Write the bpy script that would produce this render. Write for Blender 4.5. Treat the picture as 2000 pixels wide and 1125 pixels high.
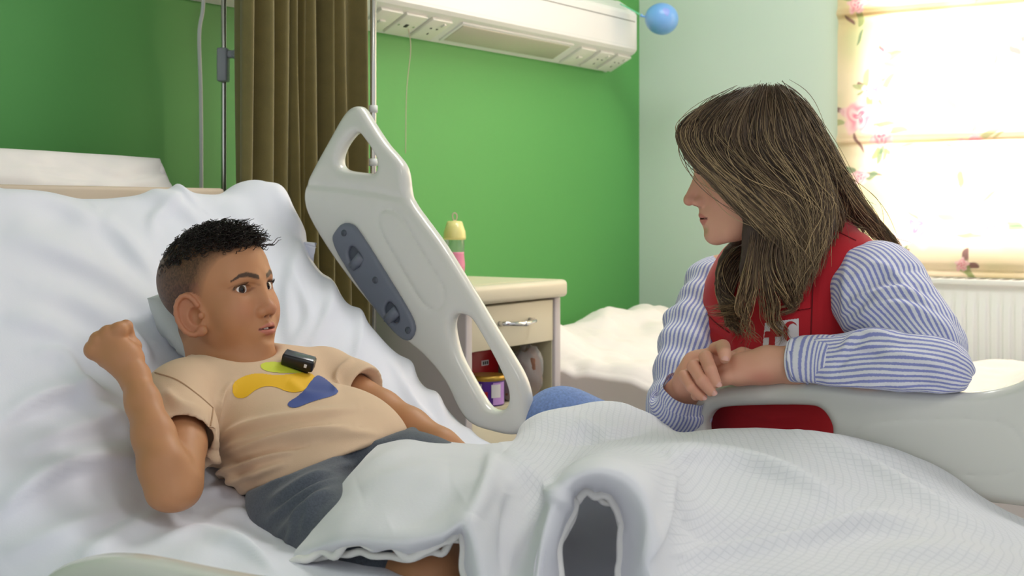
import bpy, bmesh, math
import numpy as np
from mathutils import Vector, Matrix
from mathutils.bvhtree import BVHTree

# ---------------------------------------------------------------- camera
F_PX = 2600.0; CX = 1000.0; HOR = 410.0          # focal length and horizon in 2000x1125 pixels
A = math.radians(34.0)
CAM = np.array([2.195, -1.378, 1.02])
FWD = np.array([-math.sin(A), math.cos(A), 0.0])
RGT = np.array([math.cos(A), math.sin(A), 0.0])
UPV = np.array([0.0, 0.0, 1.0])
scene = bpy.context.scene
for o in list(bpy.data.objects):
    bpy.data.objects.remove(o)
COL = scene.collection
cd = bpy.data.cameras.new('camera')
cam = bpy.data.objects.new('camera', cd); COL.objects.link(cam)
cam.location = CAM.tolist()
cam.rotation_euler = (math.pi/2, 0, A)
cd.sensor_width = 36.0; cd.lens = F_PX/2000*36.0
cd.shift_y = -(562.5-HOR)/2000
cd.clip_start = 0.05
cd.dof.use_dof = True; cd.dof.focus_distance = 1.95; cd.dof.aperture_fstop = 9.0
scene.camera = cam
# ---------------------------------------------------------------- light
def lin(r, g, b, a=1.0):
    f = lambda c: (c/255)/12.92 if c/255 <= .04045 else ((c/255+.055)/1.055)**2.4
    return (f(r), f(g), f(b), a)
w = bpy.data.worlds.new('world'); scene.world = w; w.use_nodes = True
bg = w.node_tree.nodes['Background']
bg.inputs[0].default_value = (0.95, 0.965, 1.0, 1); bg.inputs[1].default_value = 0.80
def area_light(name, loc, aim, sx, sy, power, color=(1, 1, 1)):
    l = bpy.data.lights.new(name, 'AREA'); l.shape = 'RECTANGLE'; l.size = sx; l.size_y = sy
    l.energy = power; l.color = color
    o = bpy.data.objects.new(name, l); COL.objects.link(o); o.location = loc
    o.rotation_euler = (Vector(aim)-Vector(loc)).to_track_quat('-Z', 'Y').to_euler()
    return o
# daylight outside the window and the ceiling luminaires of the ward
area_light('window_daylight', (1.45, 3.15, 1.75), (1.35, 2.2, 1.2), 1.5, 1.5, 155, (1.0, 0.985, 0.96))
area_light('ceiling_light_a', (1.15, 1.45, 2.62), (1.15, 1.45, 0), 1.2, 0.6, 27, (1.0, 0.98, 0.95))
area_light('ceiling_light_b', (2.9, -1.0, 2.62), (2.9, -1.0, 0), 1.2, 0.6, 14, (1.0, 0.98, 0.95))
vs = scene.view_settings
vs.view_transform = 'Standard'; vs.look = 'None'; vs.exposure = 0.0; vs.gamma = 1.0; vs.use_curve_mapping = False
scene.cycles.max_bounces = 6; scene.cycles.diffuse_bounces = 4
scene.cycles.use_denoising = True
scene.cycles.caustics_reflective = False; scene.cycles.caustics_refractive = False

# ---------------------------------------------------------------- geometry helpers
def W(px, py, Y):
    """room point seen at pixel (px, py) at distance Y in front of the camera"""
    return CAM + Y*(FWD + RGT*((px-CX)/F_PX) + UPV*((HOR-py)/F_PX))
def W_v(px, py, v):
    d = FWD + RGT*((px-CX)/F_PX) + UPV*((HOR-py)/F_PX)
    return CAM + d*((v-CAM[1])/d[1])
def W_u(px, py, u):
    d = FWD + RGT*((px-CX)/F_PX) + UPV*((HOR-py)/F_PX)
    return CAM + d*((u-CAM[0])/d[0])
def W_z(px, py, z):
    d = FWD + RGT*((px-CX)/F_PX) + UPV*((HOR-py)/F_PX)
    return CAM + d*((z-CAM[2])/d[2])
def C2W(x, Y, z):
    """vector: camera-right, camera-forward, up -> room"""
    return RGT*x + FWD*Y + UPV*z
def proj(P):
    P = np.asarray(P, float); q = P-CAM
    Y = q@FWD
    return np.stack([CX+F_PX*(q@RGT)/Y, HOR-F_PX*q[..., 2]/Y, Y], -1)
rng = np.random.default_rng(7)

# ---------------------------------------------------------------- objects
def setp(o, label=None, cat=None, group=None, kind=None):
    if label: o['label'] = label
    if cat: o['category'] = cat
    if group: o['group'] = group
    if kind: o['kind'] = kind
    return o
def empty(name, loc, label=None, cat=None, group=None, kind=None):
    o = bpy.data.objects.new(name, None); COL.objects.link(o); o.location = [float(c) for c in loc]
    o.empty_display_size = .05
    return setp(o, label, cat, group, kind)
def link(name, me, m=None, parent=None, smooth=False):
    if m is not None and not me.materials: me.materials.append(m)
    o = bpy.data.objects.new(name, me); COL.objects.link(o)
    if smooth:
        me.polygons.foreach_set('use_smooth', np.ones(len(me.polygons), bool))
    if parent is not None:
        o.parent = parent
        par = Matrix.Translation(parent.location)
        if parent.parent is not None: par = Matrix.Translation(parent.parent.location) @ par
        o.matrix_parent_inverse = Matrix.Identity(4)
        wl = Vector((0, 0, 0)); p = parent
        while p is not None:
            wl += p.location; p = p.parent
        o.location = -wl
    return o
def npmesh(name, V, F, m, parent=None, smooth=True, cols=None, attrs=None, uv=None):
    """V (n,3) room coordinates, F (k,4) or (k,3)"""
    V = np.asarray(V, np.float32); F = np.asarray(F, np.int32)
    me = bpy.data.meshes.new(name)
    n = F.shape[1]
    me.vertices.add(len(V)); me.vertices.foreach_set('co', V.ravel())
    me.loops.add(F.size); me.loops.foreach_set('vertex_index', F.ravel())
    me.polygons.add(len(F)); me.polygons.foreach_set('loop_start', np.arange(0, F.size, n, dtype=np.int32))
    me.update(calc_edges=True)
    if cols is not None:
        at = me.attributes.new('Col', 'FLOAT_COLOR', 'POINT')
        c = np.ones((len(V), 4), np.float32); c[:, :3] = cols
        at.data.foreach_set('color', c.ravel())
    for k, a in (attrs or {}).items():
        at = me.attributes.new(k, 'FLOAT', 'POINT'); at.data.foreach_set('value', np.asarray(a, np.float32).ravel())
    if uv is not None:
        ul = me.uv_layers.new(name='UVMap'); ul.data.foreach_set('uv', np.asarray(uv, np.float32)[F.ravel()].ravel())
    me.validate()
    return link(name, me, m, parent, smooth)
def grid_faces(ni, nj, wrap_i=False, wrap_j=False):
    i = np.arange(ni if wrap_i else ni-1); j = np.arange(nj if wrap_j else nj-1)
    I, J = np.meshgrid(i, j, indexing='ij'); I = I.ravel(); J = J.ravel()
    I2 = (I+1) % ni; J2 = (J+1) % nj
    return np.stack([I*nj+J, I2*nj+J, I2*nj+J2, I*nj+J2], 1)
def box(name, lo, hi, m, parent=None, bev=0.0, seg=2):
    bm = bmesh.new(); bmesh.ops.create_cube(bm, size=1)
    lo = np.minimum(lo, hi).astype(float) if False else np.asarray(lo, float); hi = np.asarray(hi, float)
    c = (lo+hi)/2; s = np.abs(hi-lo)
    for v in bm.verts: v.co = Vector((c[0]+v.co.x*s[0], c[1]+v.co.y*s[1], c[2]+v.co.z*s[2]))
    if bev > 0:
        bmesh.ops.bevel(bm, geom=list(bm.edges), offset=bev, segments=seg, affect='EDGES', profile=.5)
    me = bpy.data.meshes.new(name); bm.to_mesh(me); bm.free()
    return link(name, me, m, parent, bev > 0 and seg > 1)
def frame_box(name, c, ax, ay, az, s, m, parent=None, bev=0.0, seg=2):
    """box with axes ax, ay, az (unit) and full sizes s"""
    bm = bmesh.new(); bmesh.ops.create_cube(bm, size=1)
    R = np.stack([ax, ay, az], 1)
    for v in bm.verts: v.co = Vector(c + R@(np.array(v.co)*np.array(s)))
    if np.linalg.det(R) < 0: bmesh.ops.reverse_faces(bm, faces=bm.faces)
    if bev > 0:
        bmesh.ops.bevel(bm, geom=list(bm.edges), offset=bev, segments=seg, affect='EDGES', profile=.5)
    me = bpy.data.meshes.new(name); bm.to_mesh(me); bm.free()
    return link(name, me, m, parent, bev > 0 and seg > 1)
def spline(pts, n):
    """Catmull-Rom through pts -> n samples"""
    P = np.asarray(pts, float); k = len(P)
    t = np.linspace(0, k-1, n); i = np.clip(t.astype(int), 0, k-2); f = (t-i)[:, None]
    Q = np.vstack([2*P[0]-P[1], P, 2*P[-1]-P[-2]])
    a, b, c, d = Q[i], Q[i+1], Q[i+2], Q[i+3]
    return .5*((2*b)+(-a+c)*f+(2*a-5*b+4*c-d)*f*f+(-a+3*b-3*c+d)*f**3)
def tube_arrays(P, rad, k=8, cap=True):
    P = np.asarray(P, float); n = len(P); rad = np.broadcast_to(rad, (n,))
    T = np.gradient(P, axis=0); T /= np.linalg.norm(T, axis=1, keepdims=True)+1e-12
    up = np.array([0, 0, 1.0]) if abs(T[0, 2]) < .9 else np.array([1.0, 0, 0])
    N = np.zeros_like(P); a = np.cross(T[0], up); N[0] = a/np.linalg.norm(a)
    for i in range(1, n):
        a = N[i-1]-T[i]*(N[i-1]@T[i]); N[i] = a/(np.linalg.norm(a)+1e-12)
    B = np.cross(T, N); th = np.arange(k)*2*np.pi/k
    V = P[:, None]+rad[:, None, None]*(np.cos(th)[None, :, None]*N[:, None]+np.sin(th)[None, :, None]*B[:, None])
    return V.reshape(-1, 3), grid_faces(n, k, wrap_j=True)
def tube(name, P, rad, m, parent=None, k=10, n=None):
    if n: P = spline(P, n)
    P = np.asarray(P, float); nn = len(P)
    rad = np.asarray(rad, float)
    rad = np.interp(np.linspace(0, 1, nn), np.linspace(0, 1, rad.size), rad) if rad.ndim else np.full(nn, float(rad))
    # closed ends: shrink an extra ring
    P = np.vstack([P[:1], P, P[-1:]]); rad = np.r_[1e-5, rad, 1e-5]
    Q = P.copy(); Q[0] -= (P[2]-P[1])*1e-4; Q[-1] += (P[-2]-P[-3])*1e-4
    V, F = tube_arrays(Q, rad, k)
    return npmesh(name, V, F, m, parent)
def tubes(name, Ps, rads, m, parent=None, k=4, cols=None):
    """many strands of equal point count joined: Ps (s,n,3), rads (s,n)"""
    Ps = np.asarray(Ps, float); s, n, _ = Ps.shape
    T = np.gradient(Ps, axis=1); T /= np.linalg.norm(T, axis=2, keepdims=True)+1e-12
    ref = np.tile(np.array([.31, .52, .79]), (s, n, 1))
    N = np.cross(T, ref); N /= np.linalg.norm(N, axis=2, keepdims=True)+1e-9
    B = np.cross(T, N); th = np.arange(k)*2*np.pi/k
    V = Ps[:, :, None]+rads[:, :, None, None]*(np.cos(th)[None, None, :, None]*N[:, :, None]+np.sin(th)[None, None, :, None]*B[:, :, None])
    f = grid_faces(n, k, wrap_j=True)
    F = (f[None]+(np.arange(s)*n*k)[:, None, None]).reshape(-1, 4)
    c = None
    if cols is not None:
        c = np.repeat(cols.reshape(s, n, 1, 3), k, 2).reshape(-1, 3)
    return npmesh(name, V.reshape(-1, 3), F, m, parent, cols=c)
def lathe(name, prof, c, m, parent=None, k=28, cols=None):
    prof = np.asarray(prof, float); th = np.arange(k)*2*np.pi/k
    V = np.stack([c[0]+prof[:, :1]*np.cos(th), c[1]+prof[:, :1]*np.sin(th), c[2]+np.repeat(prof[:, 1:2], k, 1)], -1)
    return npmesh(name, V.reshape(-1, 3), grid_faces(len(prof), k, wrap_j=True)[:, ::-1], m, parent)
# value noise --------------------------------------------------------------
_tab = np.random.default_rng(3).random(4096).astype(np.float32)
def vnoise(x, y, z=0.0):
    x, y, z = np.broadcast_arrays(np.asarray(x, np.float64), np.asarray(y, np.float64), np.asarray(z, np.float64))
    xi, yi, zi = np.floor(x).astype(int), np.floor(y).astype(int), np.floor(z).astype(int)
    fx, fy, fz = x-xi, y-yi, z-zi
    fx, fy, fz = [f*f*(3-2*f) for f in (fx, fy, fz)]
    h = lambda a, b, c: _tab[(a*73 ^ b*1597 ^ c*2749) & 4095]
    l = lambda a, b, t: a+(b-a)*t
    r = l(l(l(h(xi, yi, zi), h(xi+1, yi, zi), fx), l(h(xi, yi+1, zi), h(xi+1, yi+1, zi), fx), fy),
          l(l(h(xi, yi, zi+1), h(xi+1, yi, zi+1), fx), l(h(xi, yi+1, zi+1), h(xi+1, yi+1, zi+1), fx), fy), fz)
    return r*2-1
# folds: ridges along lines given as seen in the photograph -------------------
def seg_dist(px, py, poly):
    """distance to polyline, signed side, and position 0..1 along it"""
    poly = np.asarray(poly, float)
    L = np.r_[0, np.cumsum(np.linalg.norm(np.diff(poly, axis=0), axis=1))]
    best = np.full(px.shape, 1e9); tt = np.zeros(px.shape); side = np.ones(px.shape)
    for i in range(len(poly)-1):
        a, b = poly[i], poly[i+1]; d = b-a; q = d@d
        t = np.clip(((px-a[0])*d[0]+(py-a[1])*d[1])/q, 0, 1)
        dx, dy = px-a[0]-t*d[0], py-a[1]-t*d[1]
        dd = np.hypot(dx, dy); m = dd < best
        best = np.where(m, dd, best); tt = np.where(m, (L[i]+t*(L[i+1]-L[i]))/L[-1], tt)
        side = np.where(m, np.sign(d[0]*dy-d[1]*dx), side)
    return best, side, tt
def folds_amount(V, folds):
    q = proj(V); out = np.zeros(len(V))
    for f in folds:
        poly, amp, w1 = f[0], f[1], f[2]; w2 = f[3] if len(f) > 3 else w1
        pts = spline(poly, max(8, 5*len(poly))) if len(poly) > 2 else np.asarray(poly, float)
        lo = pts.min(0)-3*max(w1, w2); hi = pts.max(0)+3*max(w1, w2)
        m = (q[:, 0] > lo[0]) & (q[:, 0] < hi[0]) & (q[:, 1] > lo[1]) & (q[:, 1] < hi[1])
        if not m.any(): continue
        d, s, t = seg_dist(q[m, 0], q[m, 1], pts)
        wd = np.where(s > 0, w1, w2)
        out[m] += amp*np.exp(-(d/wd)**2)*np.clip(np.sin(np.pi*np.clip(t, .02, .98)), 0, 1)**.6
    return out
def vnormals(V, F):
    N = np.zeros_like(V)
    if F.shape[1] == 4:
        n = np.cross(V[F[:, 2]]-V[F[:, 0]], V[F[:, 3]]-V[F[:, 1]])
    else:
        n = np.cross(V[F[:, 1]]-V[F[:, 0]], V[F[:, 2]]-V[F[:, 0]])
    for k in range(F.shape[1]): np.add.at(N, F[:, k], n)
    return N/(np.linalg.norm(N, axis=1, keepdims=True)+1e-12)
# signed distance sculpting ------------------------------------------------
def axis_pts(a, b, coarse, fine, ranges):
    xs = [a]
    while xs[-1] < b:
        x = xs[-1]; h = coarse
        for lo, hi in ranges:
            if lo <= x <= hi: h = fine
            elif x < lo and x+coarse > lo: h = min(h, max(fine, lo-x))
        xs.append(x+h)
    return np.array(xs)
class Clay:
    def __init__(s, xs, ys, zs):
        s.ax = [np.asarray(a, np.float64) for a in (xs, ys, zs)]
        s.D = np.full(tuple(len(a) for a in s.ax), 1.0, np.float32)
        s.frame()
    def frame(s, o=(0, 0, 0), R=None, sc=1.0):
        s.o = np.asarray(o, float); s.R = np.eye(3) if R is None else np.asarray(R, float); s.sc = sc
    def pt(s, p): return s.o+s.sc*(s.R@np.asarray(p, float))
    def _op(s, lo, hi, fn, k, mode, pad=.012):
        cs = np.array([[(lo, hi)[i][0], (lo, hi)[j][1], (lo, hi)[l][2]] for i in (0, 1) for j in (0, 1) for l in (0, 1)])
        ws = s.o+s.sc*(cs@s.R.T); pad = pad+k*s.sc
        a, b = ws.min(0)-pad, ws.max(0)+pad
        sl = tuple(slice(np.searchsorted(s.ax[i], a[i]), np.searchsorted(s.ax[i], b[i])) for i in range(3))
        X, Y, Z = s.ax[0][sl[0]], s.ax[1][sl[1]], s.ax[2][sl[2]]
        if min(len(X), len(Y), len(Z)) == 0: return
        X, Y, Z = (X-s.o[0])[:, None, None], (Y-s.o[1])[None, :, None], (Z-s.o[2])[None, None, :]
        R = s.R/s.sc
        x = X*R[0, 0]+Y*R[1, 0]+Z*R[2, 0]; y = X*R[0, 1]+Y*R[1, 1]+Z*R[2, 1]; z = X*R[0, 2]+Y*R[1, 2]+Z*R[2, 2]
        d = (fn(x, y, z)*s.sc).astype(np.float32); D = s.D[sl]; k = max(k*s.sc, 1e-5)
        if mode == 'u':
            h = np.maximum(k-np.abs(D-d), 0)/k; s.D[sl] = np.minimum(D, d)-h*h*k*.25
        elif mode == 's':
            d = -d; h = np.maximum(k-np.abs(D-d), 0)/k; s.D[sl] = np.maximum(D, d)+h*h*k*.25
    def ell(s, c, r, k=.01, rot=None, sub=False):
        c = np.asarray(c, float); r = np.broadcast_to(np.asarray(r, float), (3,)); R = np.eye(3) if rot is None else np.asarray(rot, float)
        def fn(x, y, z):
            x, y, z = x-c[0], y-c[1], z-c[2]
            a = (x*R[0, 0]+y*R[1, 0]+z*R[2, 0]); b = (x*R[0, 1]+y*R[1, 1]+z*R[2, 1]); g = (x*R[0, 2]+y*R[1, 2]+z*R[2, 2])
            k0 = np.sqrt((a/r[0])**2+(b/r[1])**2+(g/r[2])**2); k1 = np.sqrt((a/r[0]**2)**2+(b/r[1]**2)**2+(g/r[2]**2)**2)
            return k0*(k0-1)/(k1+1e-9)
        e = np.abs(R)@r
        s._op(c-e, c+e, fn, k, 's' if sub else 'u')
    def cap(s, a, b, ra, rb, k=.008, flat=None, sub=False):
        a, b = np.asarray(a, float), np.asarray(b, float)
        n, fac = (np.zeros(3), 0) if flat is None else (np.asarray(flat[0], float), flat[1]-1)
        T = lambda p: p+fac*(p@n)*n
        A_, B_ = T(a), T(b); ba = B_-A_; q = ba@ba+1e-12
        def fn(x, y, z):
            dn = fac*(x*n[0]+y*n[1]+z*n[2])
            x, y, z = x+dn*n[0]-A_[0], y+dn*n[1]-A_[1], z+dn*n[2]-A_[2]
            t = np.clip((x*ba[0]+y*ba[1]+z*ba[2])/q, 0, 1)
            return np.sqrt((x-t*ba[0])**2+(y-t*ba[1])**2+(z-t*ba[2])**2)-(ra+(rb-ra)*t)
        m = max(ra, rb)
        s._op(np.minimum(a, b)-m, np.maximum(a, b)+m, fn, k, 's' if sub else 'u')
    def chain(s, pts, rads, k=.006, **kw):
        for i in range(len(pts)-1): s.cap(pts[i], pts[i+1], rads[i], rads[i+1], k, **kw)
    def plane(s, p, n, k=.005):
        """cut away everything on the side n points to"""
        p, n = np.asarray(p, float), np.asarray(n, float)/np.linalg.norm(n)
        X, Y, Z = s.ax[0][:, None, None], s.ax[1][None, :, None], s.ax[2][None, None, :]
        d = ((X-p[0])*n[0]+(Y-p[1])*n[1]+(Z-p[2])*n[2]).astype(np.float32)
        h = np.maximum(k-np.abs(s.D-d), 0)/k; s.D = np.maximum(s.D, d)+h*h*k*.25
    def mesh(s):
        D = s.D; S = D < 0; n = [d-1 for d in D.shape]
        cnt = np.zeros(n, np.int8)
        for a in (0, 1):
            for b in (0, 1):
                for c in (0, 1):
                    cnt += S[a:n[0]+a, b:n[1]+b, c:n[2]+c]
        act = (cnt > 0) & (cnt < 8); I, J, K = np.nonzero(act)
        idx = np.full(n, -1, np.int32); idx[I, J, K] = np.arange(len(I))
        acc = np.zeros((len(I), 3)); num = np.zeros(len(I))
        co = [s.ax[0], s.ax[1], s.ax[2]]
        for axis in range(3):
            o = [x for x in range(3) if x != axis]
            for p in (0, 1):
                for q in (0, 1):
                    off = [0, 0, 0]; off[o[0]] = p; off[o[1]] = q
                    i0, j0, k0 = I+off[0], J+off[1], K+off[2]
                    e = [0, 0, 0]; e[axis] = 1
                    d0 = D[i0, j0, k0].astype(float); d1 = D[i0+e[0], j0+e[1], k0+e[2]].astype(float)
                    m = (d0 < 0) != (d1 < 0); t = np.where(m, d0/np.where(m, d0-d1, 1), 0)
                    P0 = np.stack([co[0][i0], co[1][j0], co[2][k0]], 1)
                    P1 = np.stack([co[0][i0+e[0]], co[1][j0+e[1]], co[2][k0+e[2]]], 1)
                    acc += np.where(m[:, None], P0+(P1-P0)*t[:, None], 0); num += m
        V = acc/num[:, None]
        Fs = []
        for axis in range(3):
            sl0 = [slice(1, n[0]), slice(1, n[1]), slice(1, n[2])]; sl1 = list(sl0)
            sl0[axis] = slice(0, n[axis]); sl1[axis] = slice(1, n[axis]+1)
            a, b = S[tuple(sl0)], S[tuple(sl1)]; ch = a != b
            i, j, k = np.nonzero(ch); st = [1, 1, 1]; st[axis] = 0
            i, j, k = i+st[0], j+st[1], k+st[2]
            o = [x for x in range(3) if x != axis]
            def cell(p, q):
                of = [0, 0, 0]; of[o[0]] = p; of[o[1]] = q
                return idx[i-of[0], j-of[1], k-of[2]]
            f = np.stack([cell(0, 0), cell(1, 0), cell(1, 1), cell(0, 1)], 1)
            flip = a[ch] if axis != 1 else ~a[ch]
            f = np.where(flip[:, None], f, f[:, ::-1])
            Fs.append(f)
        F = np.concatenate(Fs); F = F[(F >= 0).all(1)]
        return V, F
def smooth_mesh(V, F, it=1, lam=.5):
    E = np.concatenate([F[:, [i, (i+1) % F.shape[1]]] for i in range(F.shape[1])])
    n = len(V)
    deg = np.bincount(E[:, 0], minlength=n)+np.bincount(E[:, 1], minlength=n)
    for _ in range(it):
        S = np.zeros_like(V)
        for c in range(3):
            S[:, c] = np.bincount(E[:, 0], V[E[:, 1], c], n)+np.bincount(E[:, 1], V[E[:, 0], c], n)
        V = V+lam*(S/np.maximum(deg, 1)[:, None]-V)
    return V
def bvh_of(V, F): return BVHTree.FromPolygons([tuple(v) for v in V], [tuple(f) for f in F])
def ray_to(bvh, px, py):
    d = FWD + RGT*((px-CX)/F_PX) + UPV*((HOR-py)/F_PX); d = d/np.linalg.norm(d)
    h = bvh.ray_cast(Vector(CAM), Vector(d))
    return (None, None) if h[0] is None else (np.array(h[0]), np.array(h[1]))
# polygons -----------------------------------------------------------------
def chaikin(P, it=2):
    P = np.asarray(P, float)
    for _ in range(it):
        Q = np.roll(P, -1, 0); P = np.stack([.75*P+.25*Q, .25*P+.75*Q], 1).reshape(-1, 2)
    return P
def poly_sd(X, Y, P):
    """signed distance to closed polygon, negative inside"""
    d = np.full(X.shape, 1e9); ins = np.zeros(X.shape, bool)
    for i in range(len(P)):
        a, b = P[i-1], P[i]; e = b-a; t = np.clip(((X-a[0])*e[0]+(Y-a[1])*e[1])/(e@e+1e-12), 0, 1)
        d = np.minimum(d, (X-a[0]-t*e[0])**2+(Y-a[1]-t*e[1])**2)
        c = (a[1] > Y) != (b[1] > Y)
        ins ^= c & (X < (b[0]-a[0])*(Y-a[1])/(b[1]-a[1]+1e-12)+a[0])
    return np.where(ins, -1, 1)*np.sqrt(d)
def moulded(name, outline, holes, v0, th, r, m, parent=None, h=.004, grooves=(), bulge=0.0):
    """moulded plastic panel in the plane Y=v0; outlines in (X, Z)"""
    O = chaikin(outline); lo, hi = O.min(0)-.012, O.max(0)+.012
    xs = np.arange(lo[0], hi[0], h); zs = np.arange(lo[1], hi[1], h); ys = np.linspace(-th/2-.008, th/2+.008, int((th+.016)/.003))
    X, Z = np.meshgrid(xs, zs, indexing='ij')
    d2 = poly_sd(X, Z, O)
    for hp in holes: d2 = np.maximum(d2, -poly_sd(X, Z, chaikin(hp)))
    hv = np.full(X.shape, th/2)
    for gp, gd, gw in grooves:
        g = np.abs(poly_sd(X, Z, chaikin(gp, 3))); hv = hv-gd*np.exp(-(g/gw)**2)
    if bulge: hv = hv+bulge*np.clip(-d2/.05, 0, 1)
    c = Clay(xs, v0+ys, zs)
    w1 = d2[:, None, :]+r; w2 = np.abs(ys)[None, :, None]-hv[:, None, :]+r
    c.D = (np.minimum(np.maximum(w1, w2), 0)+np.hypot(np.maximum(w1, 0), np.maximum(w2, 0))-r).astype(np.float32)
    V, F = c.mesh(); V = smooth_mesh(V, F, 2, .4)
    return npmesh(name, V, F, m, parent)
def decal(name, bvh, poly, m, parent, off=.0012, step=1.0, smoothing=2):
    """thin print lying on a surface, outline as seen in the photograph"""
    P = chaikin(poly, smoothing) if smoothing else np.asarray(poly, float)
    lo, hi = np.floor(P.min(0)), np.ceil(P.max(0))
    xs = np.arange(lo[0], hi[0]+step, step); ys = np.arange(lo[1], hi[1]+step, step)
    Xc, Yc = np.meshgrid(xs[:-1]+step/2, ys[:-1]+step/2, indexing='ij')
    ins = poly_sd(Xc, Yc, P) < 0
    idx = {}; V = []; F = []
    def vid(i, j):
        if (i, j) not in idx:
            h, n = ray_to(bvh, xs[i], ys[j])
            if h is None: idx[(i, j)] = -1
            else:
                if n@(h-CAM) > 0: n = -n
                idx[(i, j)] = len(V); V.append(h+n*off)
        return idx[(i, j)]
    for i, j in zip(*np.nonzero(ins)):
        f = [vid(i, j), vid(i, j+1), vid(i+1, j+1), vid(i+1, j)]
        if min(f) >= 0: F.append(f)
    if not F: return None
    return npmesh(name, np.array(V), np.array(F), m, parent)
# ---------------------------------------------------------------- materials
def mat(name, col, rough=.5, bump=0.0, bscale=200.0, noise_col=0.0, nscale=8.0, spec=.5, metal=0.0, attr=None, sss=0.0, sheen=0.0, coat=0.0, alpha=1.0):
    m = bpy.data.materials.new(name); m.use_nodes = True; nt = m.node_tree; b = nt.nodes['Principled BSDF']
    b.inputs['Roughness'].default_value = rough; b.inputs['Metallic'].default_value = metal
    b.inputs['Specular IOR Level'].default_value = spec
    if coat: b.inputs['Coat Weight'].default_value = coat; b.inputs['Coat Roughness'].default_value = .08
    if sheen: b.inputs['Sheen Weight'].default_value = sheen; b.inputs['Sheen Roughness'].default_value = .5
    if sss:
        b.inputs['Subsurface Weight'].default_value = sss
        b.inputs['Subsurface Radius'].default_value = (1.0, .35, .2); b.inputs['Subsurface Scale'].default_value = .006
    src = None
    if attr:
        a = nt.nodes.new('ShaderNodeAttribute'); a.attribute_name = attr; src = a.outputs['Color']
        nt.links.new(src, b.inputs['Base Color'])
    else:
        b.inputs['Base Color'].default_value = lin(*col)
    if noise_col:
        tc = nt.nodes.new('ShaderNodeTexCoord'); n = nt.nodes.new('ShaderNodeTexNoise'); n.inputs['Scale'].default_value = nscale; n.inputs['Detail'].default_value = 4
        nt.links.new(tc.outputs['Object'], n.inputs['Vector'])
        mx = nt.nodes.new('ShaderNodeMix'); mx.data_type = 'RGBA'; mx.blend_type = 'MULTIPLY'; mx.inputs['Factor'].default_value = 1.0
        mr = nt.nodes.new('ShaderNodeMapRange'); mr.inputs['To Min'].default_value = 1-noise_col; mr.inputs['To Max'].default_value = 1+noise_col
        mr.inputs['From Min'].default_value = .25; mr.inputs['From Max'].default_value = .75
        nt.links.new(n.outputs['Fac'], mr.inputs['Value'])
        if src is not None: nt.links.new(src, mx.inputs[6])
        else: mx.inputs[6].default_value = lin(*col)
        nt.links.new(mr.outputs['Result'], mx.inputs[7]); nt.links.new(mx.outputs[2], b.inputs['Base Color'])
    if bump:
        tc = nt.nodes.new('ShaderNodeTexCoord'); n = nt.nodes.new('ShaderNodeTexNoise'); n.inputs['Scale'].default_value = bscale; n.inputs['Detail'].default_value = 3
        nt.links.new(tc.outputs['Object'], n.inputs['Vector'])
        bp = nt.nodes.new('ShaderNodeBump'); bp.inputs['Strength'].default_value = bump; bp.inputs['Distance'].default_value = .002
        nt.links.new(n.outputs['Fac'], bp.inputs['Height']); nt.links.new(bp.outputs[0], b.inputs['Normal'])
    return m
M = {}
M['green'] = mat('green_wall_paint', (91, 165, 85), .55, .05, 60, .035, 1.3)
M['pale'] = mat('pale_green_paint', (208, 221, 211), .6, .04, 60)
M['ceil'] = mat('white_ceiling', (235, 235, 232), .8)
M['floor'] = mat('vinyl_floor', (170, 168, 160), .4, 0, 1, .06, 4)
M['trunk'] = mat('white_trunking', (232, 230, 228), .35)
M['trunk_line'] = mat('trunking_seam', (120, 118, 115), .5)
M['plate'] = mat('socket_plastic', (235, 232, 224), .3)
M['diff'] = mat('lamp_diffuser', (196, 190, 174), .25, .03, 30)
M['dark'] = mat('dark_slot', (45, 42, 38), .5)
M['rail'] = mat('rail_plastic', (222, 222, 216), .22, .015, 12, coat=.25)
M['insert'] = mat('grey_rail_insert', (112, 118, 132), .38, .02, 300)
M['insert_dk'] = mat('grey_rail_recess', (80, 86, 98), .4)
M['bedgrey'] = mat('grey_bed_frame', (105, 108, 118), .35)
M['chrome'] = mat('chrome', (225, 225, 228), .12, metal=1.0)
M['steel'] = mat('polished_steel', (205, 203, 198), .2, metal=.9)
M['sheet'] = mat('white_cotton_sheet', (233, 235, 246), .85, .06, 350, sheen=.1)
M['pillow'] = mat('white_pillow_cotton', (238, 234, 232), .85, .08, 300, sheen=.1)
M['duvet'] = mat('cream_duvet', (236, 228, 225), .85, .1, 200, sheen=.1)
M['beige'] = mat('beige_headboard', (205, 188, 168), .6, .05, 100)
M['cab_top'] = mat('cream_cabinet_top', (222, 212, 188), .35)
M['cab'] = mat('cream_cabinet', (226, 216, 190), .4)
M['cab_stile'] = mat('mauve_grey_stile', (196, 188, 190), .45)
M['curtain'] = mat('olive_curtain', (120, 108, 60), .75, .25, 500, .10, 30, sheen=.3)
M['cable'] = mat('white_cable', (222, 224, 222), .5)
M['clamp'] = mat('grey_clamp_plastic', (150, 154, 162), .4)
M['radiator'] = mat('white_radiator', (232, 233, 232), .35)
M['balloon'] = mat('blue_balloon', (118, 170, 232), .35, coat=.2)
M['balloon_mark'] = mat('balloon_print', (140, 160, 232), .4)
M['string'] = mat('green_ribbon', (120, 222, 178), .5)
# ================================================================ the room
CV = 2.658                                   # depth of the pale window wall
setp(box('wall_head', (-.12, -3.2, 0), (0, CV, 2.75), M['green']), kind='structure')
setp(box('floor', (-.12, -3.2, -.08), (4.6, CV+.2, 0), M['floor']), kind='structure')
setp(box('ceiling', (-.12, -3.2, 2.75), (4.6, CV+.2, 2.85), M['ceil']), kind='structure')
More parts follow.
